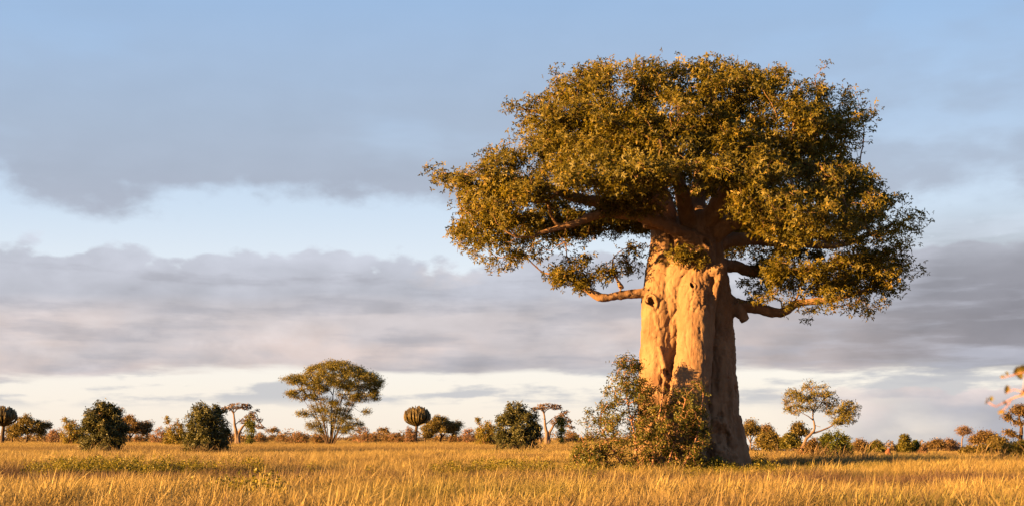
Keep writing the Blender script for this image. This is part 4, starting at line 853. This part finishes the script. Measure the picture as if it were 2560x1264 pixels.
def scatter(name, label, cat, protos, pts, sc, rnd, green, brown, idx):
    """one object: tufts instanced on points by a geometry-node tree"""
    n = len(pts)
    me = bpy.data.meshes.new(name); me.vertices.add(n); me.vertices.foreach_set('co', np.asarray(pts, np.float32).ravel())
    for k, v in (('sc', sc), ('rnd', rnd), ('green', green), ('brown', brown), ('rot', np.random.default_rng(n).normal(0, 0.6, n))):
        a = me.attributes.new(k, 'FLOAT', 'POINT'); a.data.foreach_set('value', np.asarray(v, np.float32))
    a = me.attributes.new('idx', 'INT', 'POINT'); a.data.foreach_set('value', np.asarray(idx, np.int32))
    me.update()
    o = obj(name, me); tag(o, label, cat, kind='stuff')
    ng = bpy.data.node_groups.new(name, 'GeometryNodeTree')
    ng.interface.new_socket('Geometry', in_out='INPUT', socket_type='NodeSocketGeometry'); ng.interface.new_socket('Geometry', in_out='OUTPUT', socket_type='NodeSocketGeometry')
    N = ng.nodes; Lk = ng.links
    gi = N.new('NodeGroupInput'); go = N.new('NodeGroupOutput')
    gi_geo = N.new('GeometryNodeGeometryToInstance')
    for p in reversed(protos):
        oi = N.new('GeometryNodeObjectInfo'); oi.inputs['Object'].default_value = p; oi.inputs['As Instance'].default_value = True
        Lk.new(oi.outputs['Geometry'], gi_geo.inputs[0])
    m2p = N.new('GeometryNodeMeshToPoints'); Lk.new(gi.outputs[0], m2p.inputs[0])
    iop = N.new('GeometryNodeInstanceOnPoints'); Lk.new(m2p.outputs[0], iop.inputs['Points'])
    # one instance list: join the object instances, then pick by index
    jn = N.new('GeometryNodeJoinGeometry')
    for l in list(gi_geo.inputs[0].links): Lk.new(l.from_socket, jn.inputs[0])
    N.remove(gi_geo)
    Lk.new(jn.outputs[0], iop.inputs['Instance']); iop.inputs['Pick Instance'].default_value = True
    def attr(nm, ty='FLOAT'):
        a_ = N.new('GeometryNodeInputNamedAttribute'); a_.data_type = ty; a_.inputs[0].default_value = nm; return a_.outputs[0]
    Lk.new(attr('idx', 'INT'), iop.inputs['Instance Index'])
    cx_ = N.new('ShaderNodeCombineXYZ'); Lk.new(attr('rot'), cx_.inputs[2])
    e2r = N.new('FunctionNodeEulerToRotation'); Lk.new(cx_.outputs[0], e2r.inputs[0]); Lk.new(e2r.outputs[0], iop.inputs['Rotation'])
    Lk.new(attr('sc'), iop.inputs['Scale'])
    Lk.new(iop.outputs[0], go.inputs[0])
    md = o.modifiers.new('scatter', 'NODES'); md.node_group = ng
    return o
def proto(name, V, Q, tint, mat):
    return bpy.data.objects.new(name, mesh(name, V, [Q], mat, {'tint': tint}))

def wedge(rng, n, d0, d1, half=0.52, pw=1.0):
    """random points over the ground in front of the camera, even over the ground when pw = 1"""
    u = rng.uniform(0, 1, n); y = (d0 ** (pw + 1) + u * (d1 ** (pw + 1) - d0 ** (pw + 1))) ** (1 / (pw + 1))
    x = rng.uniform(-1, 1, n) * (half * y + 3)
    return x, y
def build_grass():
    rng = np.random.default_rng(9)
    nearp = [proto('tuft', *blade_set(rng, 90, 0.34, (0.4, 0.88), 0.0075, (0.10, 0.0, 0.24), 0.16, 4, 0.3), M['grass']) for _ in range(5)]
    nearp += [proto('tuft', *blade_set(rng, 44, 0.26, (0.6, 1.03), 0.0085, (0.16, 0.0, 0.22), 0.18, 4, 0.85, 0.4), M['grass']) for _ in range(3)]
    farp = [proto('tuft', *blade_set(rng, 40, 0.55, (0.45, 0.9), 0.026, (0.20, 0.0, 0.22), 0.12, 3, 0.0), M['grass']) for _ in range(5)]
    WEEDS = ((245, 47, 2.2, 2.6, 190), (500, 47, 1.8, 2.4, 150), (1270, 48, 2.6, 2.6, 210), (1640, 52, 4.6, 1.6, 330), (1960, 53, 3.0, 2.0, 300), (1900, 48, 2.6, 3.0, 120), (600, 26, 1.0, 0.8, 50), (1900, 62, 2.0, 3.0, 40))
    # near field
    xs, ys_ = [], []
    for n, a, b in ((16000, 12, 40), (30000, 36, 95)):
        x, y = wedge(rng, n, a, b); xs.append(x); ys_.append(y)
    x = np.concatenate(xs); y = np.concatenate(ys_)
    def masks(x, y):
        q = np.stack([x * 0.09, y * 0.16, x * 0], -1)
        shade_band = np.exp(-((y - 38.5 + 1.5 * np.sin(x * 0.13) + 2.0 * fbm(q * 3, 2, 9)) / 6.5) ** 4)  # strip across the plain where a long cast shadow is painted into the grass
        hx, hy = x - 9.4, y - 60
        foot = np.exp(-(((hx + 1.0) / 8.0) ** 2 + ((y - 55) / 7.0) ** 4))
        br = np.clip(shade_band * (0.9 + 0.7 * fbm(q * 2, 3, 4)) * 1.5 + 0.55 * ss(fbm(q * 1.5, 3, 14), 0.0, 0.6) + rng.normal(0, 0.12, len(x)) + (rng.uniform(0, 1, len(x)) < 0.10) * 0.6, 0, 1)  # painted shadow strip, plus brown patches and odd brown tufts
        wd = 0
        for px, D, w, dd, k in WEEDS:
            wd = wd + np.exp(-(((x - (px - CX) / FPX * D) / (w * 0.8)) ** 2 + ((y - D) / (dd * 0.8)) ** 2))
        foot = np.clip(foot + 0.4 * wd * (0.5 + fbm(q * 6, 2, 77)), 0, 1)
        gn = np.clip(ss(fbm(q * np.array([1.2, 1.6, 1]) + 40, 3, 24), 0.45, 0.9) * 0.6 + foot * 0.55, 0, 1)
        return shade_band, foot, br, gn
    shade_band, foot, br, gn = masks(x, y)
    n = len(x)
    sc = rng.uniform(0.62, 1.18, n) * (1 - 0.18 * shade_band) * (1 - 0.60 * foot) * (1 + 0.20 * fbm(np.stack([x * .35, y * .35, x * 0], -1), 3, 3))
    keep = np.hypot(x - 9.4, y - 60) > 2.0
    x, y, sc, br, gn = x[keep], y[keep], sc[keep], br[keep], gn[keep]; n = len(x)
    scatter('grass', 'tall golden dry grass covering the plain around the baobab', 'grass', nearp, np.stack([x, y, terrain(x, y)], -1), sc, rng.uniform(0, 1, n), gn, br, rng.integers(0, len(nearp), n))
    # far field
    xs, ys_ = [], []
    for nn, a, b in ((26000, 90, 200), (26000, 190, 520)):
        x, y = wedge(rng, nn, a, b, 0.52, 0.6); xs.append(x); ys_.append(y)
    x = np.concatenate(xs); y = np.concatenate(ys_); n = len(x)
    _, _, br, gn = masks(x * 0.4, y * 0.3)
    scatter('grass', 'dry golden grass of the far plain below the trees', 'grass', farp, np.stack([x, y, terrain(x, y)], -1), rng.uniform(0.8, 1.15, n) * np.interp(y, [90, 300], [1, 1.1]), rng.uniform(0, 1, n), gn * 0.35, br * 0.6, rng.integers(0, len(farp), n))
    # green weed patches
    wp = [proto('weed', *leafy_set(rng, 18, 0.3, (0.45, 0.95), 0.085), M['weed_leaf']) for _ in range(4)]
    pts = []
    for px, D, w, dd, k in WEEDS:
        c = place(px, D); a = rng.normal(0, 1, (k, 2)) * np.array([w * 1.25, dd * 1.2]) * 0.6; a = a[fbm(np.stack([a[:, 0] * .8 + D, a[:, 1] * .8 + px, a[:, 0] * 0], -1), 2, 8) > -0.15]
        pts.append(np.stack([c.x + a[:, 0], D + a[:, 1]], -1))
    p = np.vstack(pts); x, y = p[:, 0], p[:, 1]; n = len(x); ok = np.hypot(x - 9.4, y - 60) > 2.2; x, y = x[ok], y[ok]; n = len(x)
    wsc = rng.uniform(0.45, 1.25, n) * np.where(np.hypot((x - 9) / 1.5, y - 54) < 7, 0.62, 1.0)
    scatter('weeds', 'low green leafy weeds in patches through the dry grass', 'weeds', wp, np.stack([x, y, terrain(x, y)], -1), wsc, rng.uniform(0, 1, n), np.zeros(n), np.zeros(n), rng.integers(0, len(wp), n))
    # tall reddish stalks before the dark bushes and the leaning tree
    sp_ = [proto('stalks', *blade_set(rng, 9, 0.35, (1.3, 2.0), 0.03, (0.08, 0, 0.22), 0.25, 4, 0.7, 0.4), M['grass']) for _ in range(4)]
    pts = []
    for px, D, w, k in ((265, 98, 1.5, 14), (523, 98, 1.5, 14), (1300, 98, 1.5, 14), (2060, 69, 1.6, 34), (1390, 150, 2.0, 10), (2530, 62, 0.9, 12)):
        c = place(px, D); a = rng.normal(0, 1, (k, 2)) * np.array([w, 0.8])
        pts.append(np.stack([c.x + a[:, 0], D + a[:, 1]], -1))
    p = np.vstack(pts); x, y = p[:, 0], p[:, 1]; n = len(x)
    scatter('tall_grass', 'tall reddish grass stalks standing before the bushes', 'grass', sp_, np.stack([x, y, terrain(x, y)], -1), rng.uniform(0.7, 1.1, n), rng.uniform(0, 1, n), np.zeros(n), np.full(n, 0.75), rng.integers(0, len(sp_), n))
build_grass()

# ------------------------------------------------------------------ sapling close to the camera, reaching in from the right
def sapling():
    rng = np.random.default_rng(2); D = 2.1; org = Vector((1.25, D, T1(1.25, D)))
    root = thing('sapling', org, 'thin sapling twigs with golden leaves, blurred, close at the right edge', 'plant')
    def w(px, py, yd=0.0):
        Dd = D + yd; x = (px - CX) / FPX * Dd - org.x; z = CAMZ - (py - HZ) / FPX * Dd - org.z
        return (x, yd, z)
    sp = Soup()
    def tw(a, r0, r1):
        p, r = resample(a, np.linspace(r0, r1, len(a)), 0.02); sp.add(*tube(p, r, 6, True))
    tw([(0, 0, -0.05), (0.03, 0.02, 0.7), (0.0, 0.0, 1.4), (0.04, 0.02, 2.05), (0.02, 0.0, 2.4)], 0.014, 0.003)
    tw([(0.03, 0.02, 1.95), w(2640, 940, 0.02), w(2570, 928), w(2545, 934), w(2503, 943)], 0.0024, 0.0009)
    tw([(0.02, 0.0, 1.7), w(2620, 1000), w(2565, 985, -.02), w(2530, 995), w(2490, 1015), w(2466, 1003)], 0.0023, 0.0008)
    tw([w(2565, 985, -.02), w(2540, 972), w(2517, 980)], 0.0012, 0.0007)
    tw([w(2530, 995), w(2520, 1012), w(2503, 1028)], 0.0012, 0.0007)
    tw([w(2572, 928), w(2560, 955), w(2558, 985)], 0.0012, 0.0007)
    obj('stem', sp.build('stem', M['twig_red']), root)
    u = D / FPX
    for k, (px, py, L, an, ti) in enumerate(((2552, 922, 36, 200, .9), (2540, 925, 24, 250, .8), (2548, 935, 30, 300, .75), (2506, 940, 12, 200, .3), (2517, 932, 13, 100, .2), (2517, 972, 24, 260, .9), (2466, 1000, 20, 70, .85), (2478, 996, 16, 250, .2),
                                            (2513, 1006, 17, 330, .4), (2503, 1028, 17, 200, .9), (2556, 980, 24, 250, .15), (2572, 1010, 24, 230, .6), (2590, 950, 30, 240, .7))):
        dr = np.array([[math.cos(R(an)), rng.uniform(-.4, .4), math.sin(R(an))]])
        L *= 0.98; b = np.array([w(px, py)]) - dr * L * u * 0.5
        # leaf blade: an oval of two rows folded along the midrib
        f = np.linspace(0, 1, 7); wv = np.sin(f * math.pi) ** 0.7 * 0.34 * L * u
        sd_ = np.cross(dr[0], np.array([0.2, -1.0, 0.3]) + rng.normal(0, .3, 3)); sd_ /= np.linalg.norm(sd_); dn = dr[0] / np.linalg.norm(dr[0]); up = np.cross(sd_, dn)
        mid = b[0] + dn * (f * L * u)[:, None] - up * (f ** 2 * 0.12 * L * u)[:, None]
        V = np.vstack([mid, mid + sd_ * wv[:, None] + up * wv[:, None] * .35, mid - sd_ * wv[:, None] + up * wv[:, None] * .35])
        i = np.arange(6); Q = np.vstack([np.stack([i, i + 1, i + 8, i + 7], -1), np.stack([i, i + 14, i + 15, i + 1], -1)])
        obj('leaf', mesh('leaf', V, [Q], M['yellow_leaf'], {'tint': np.full(len(V), ti)}), root)
sapling()
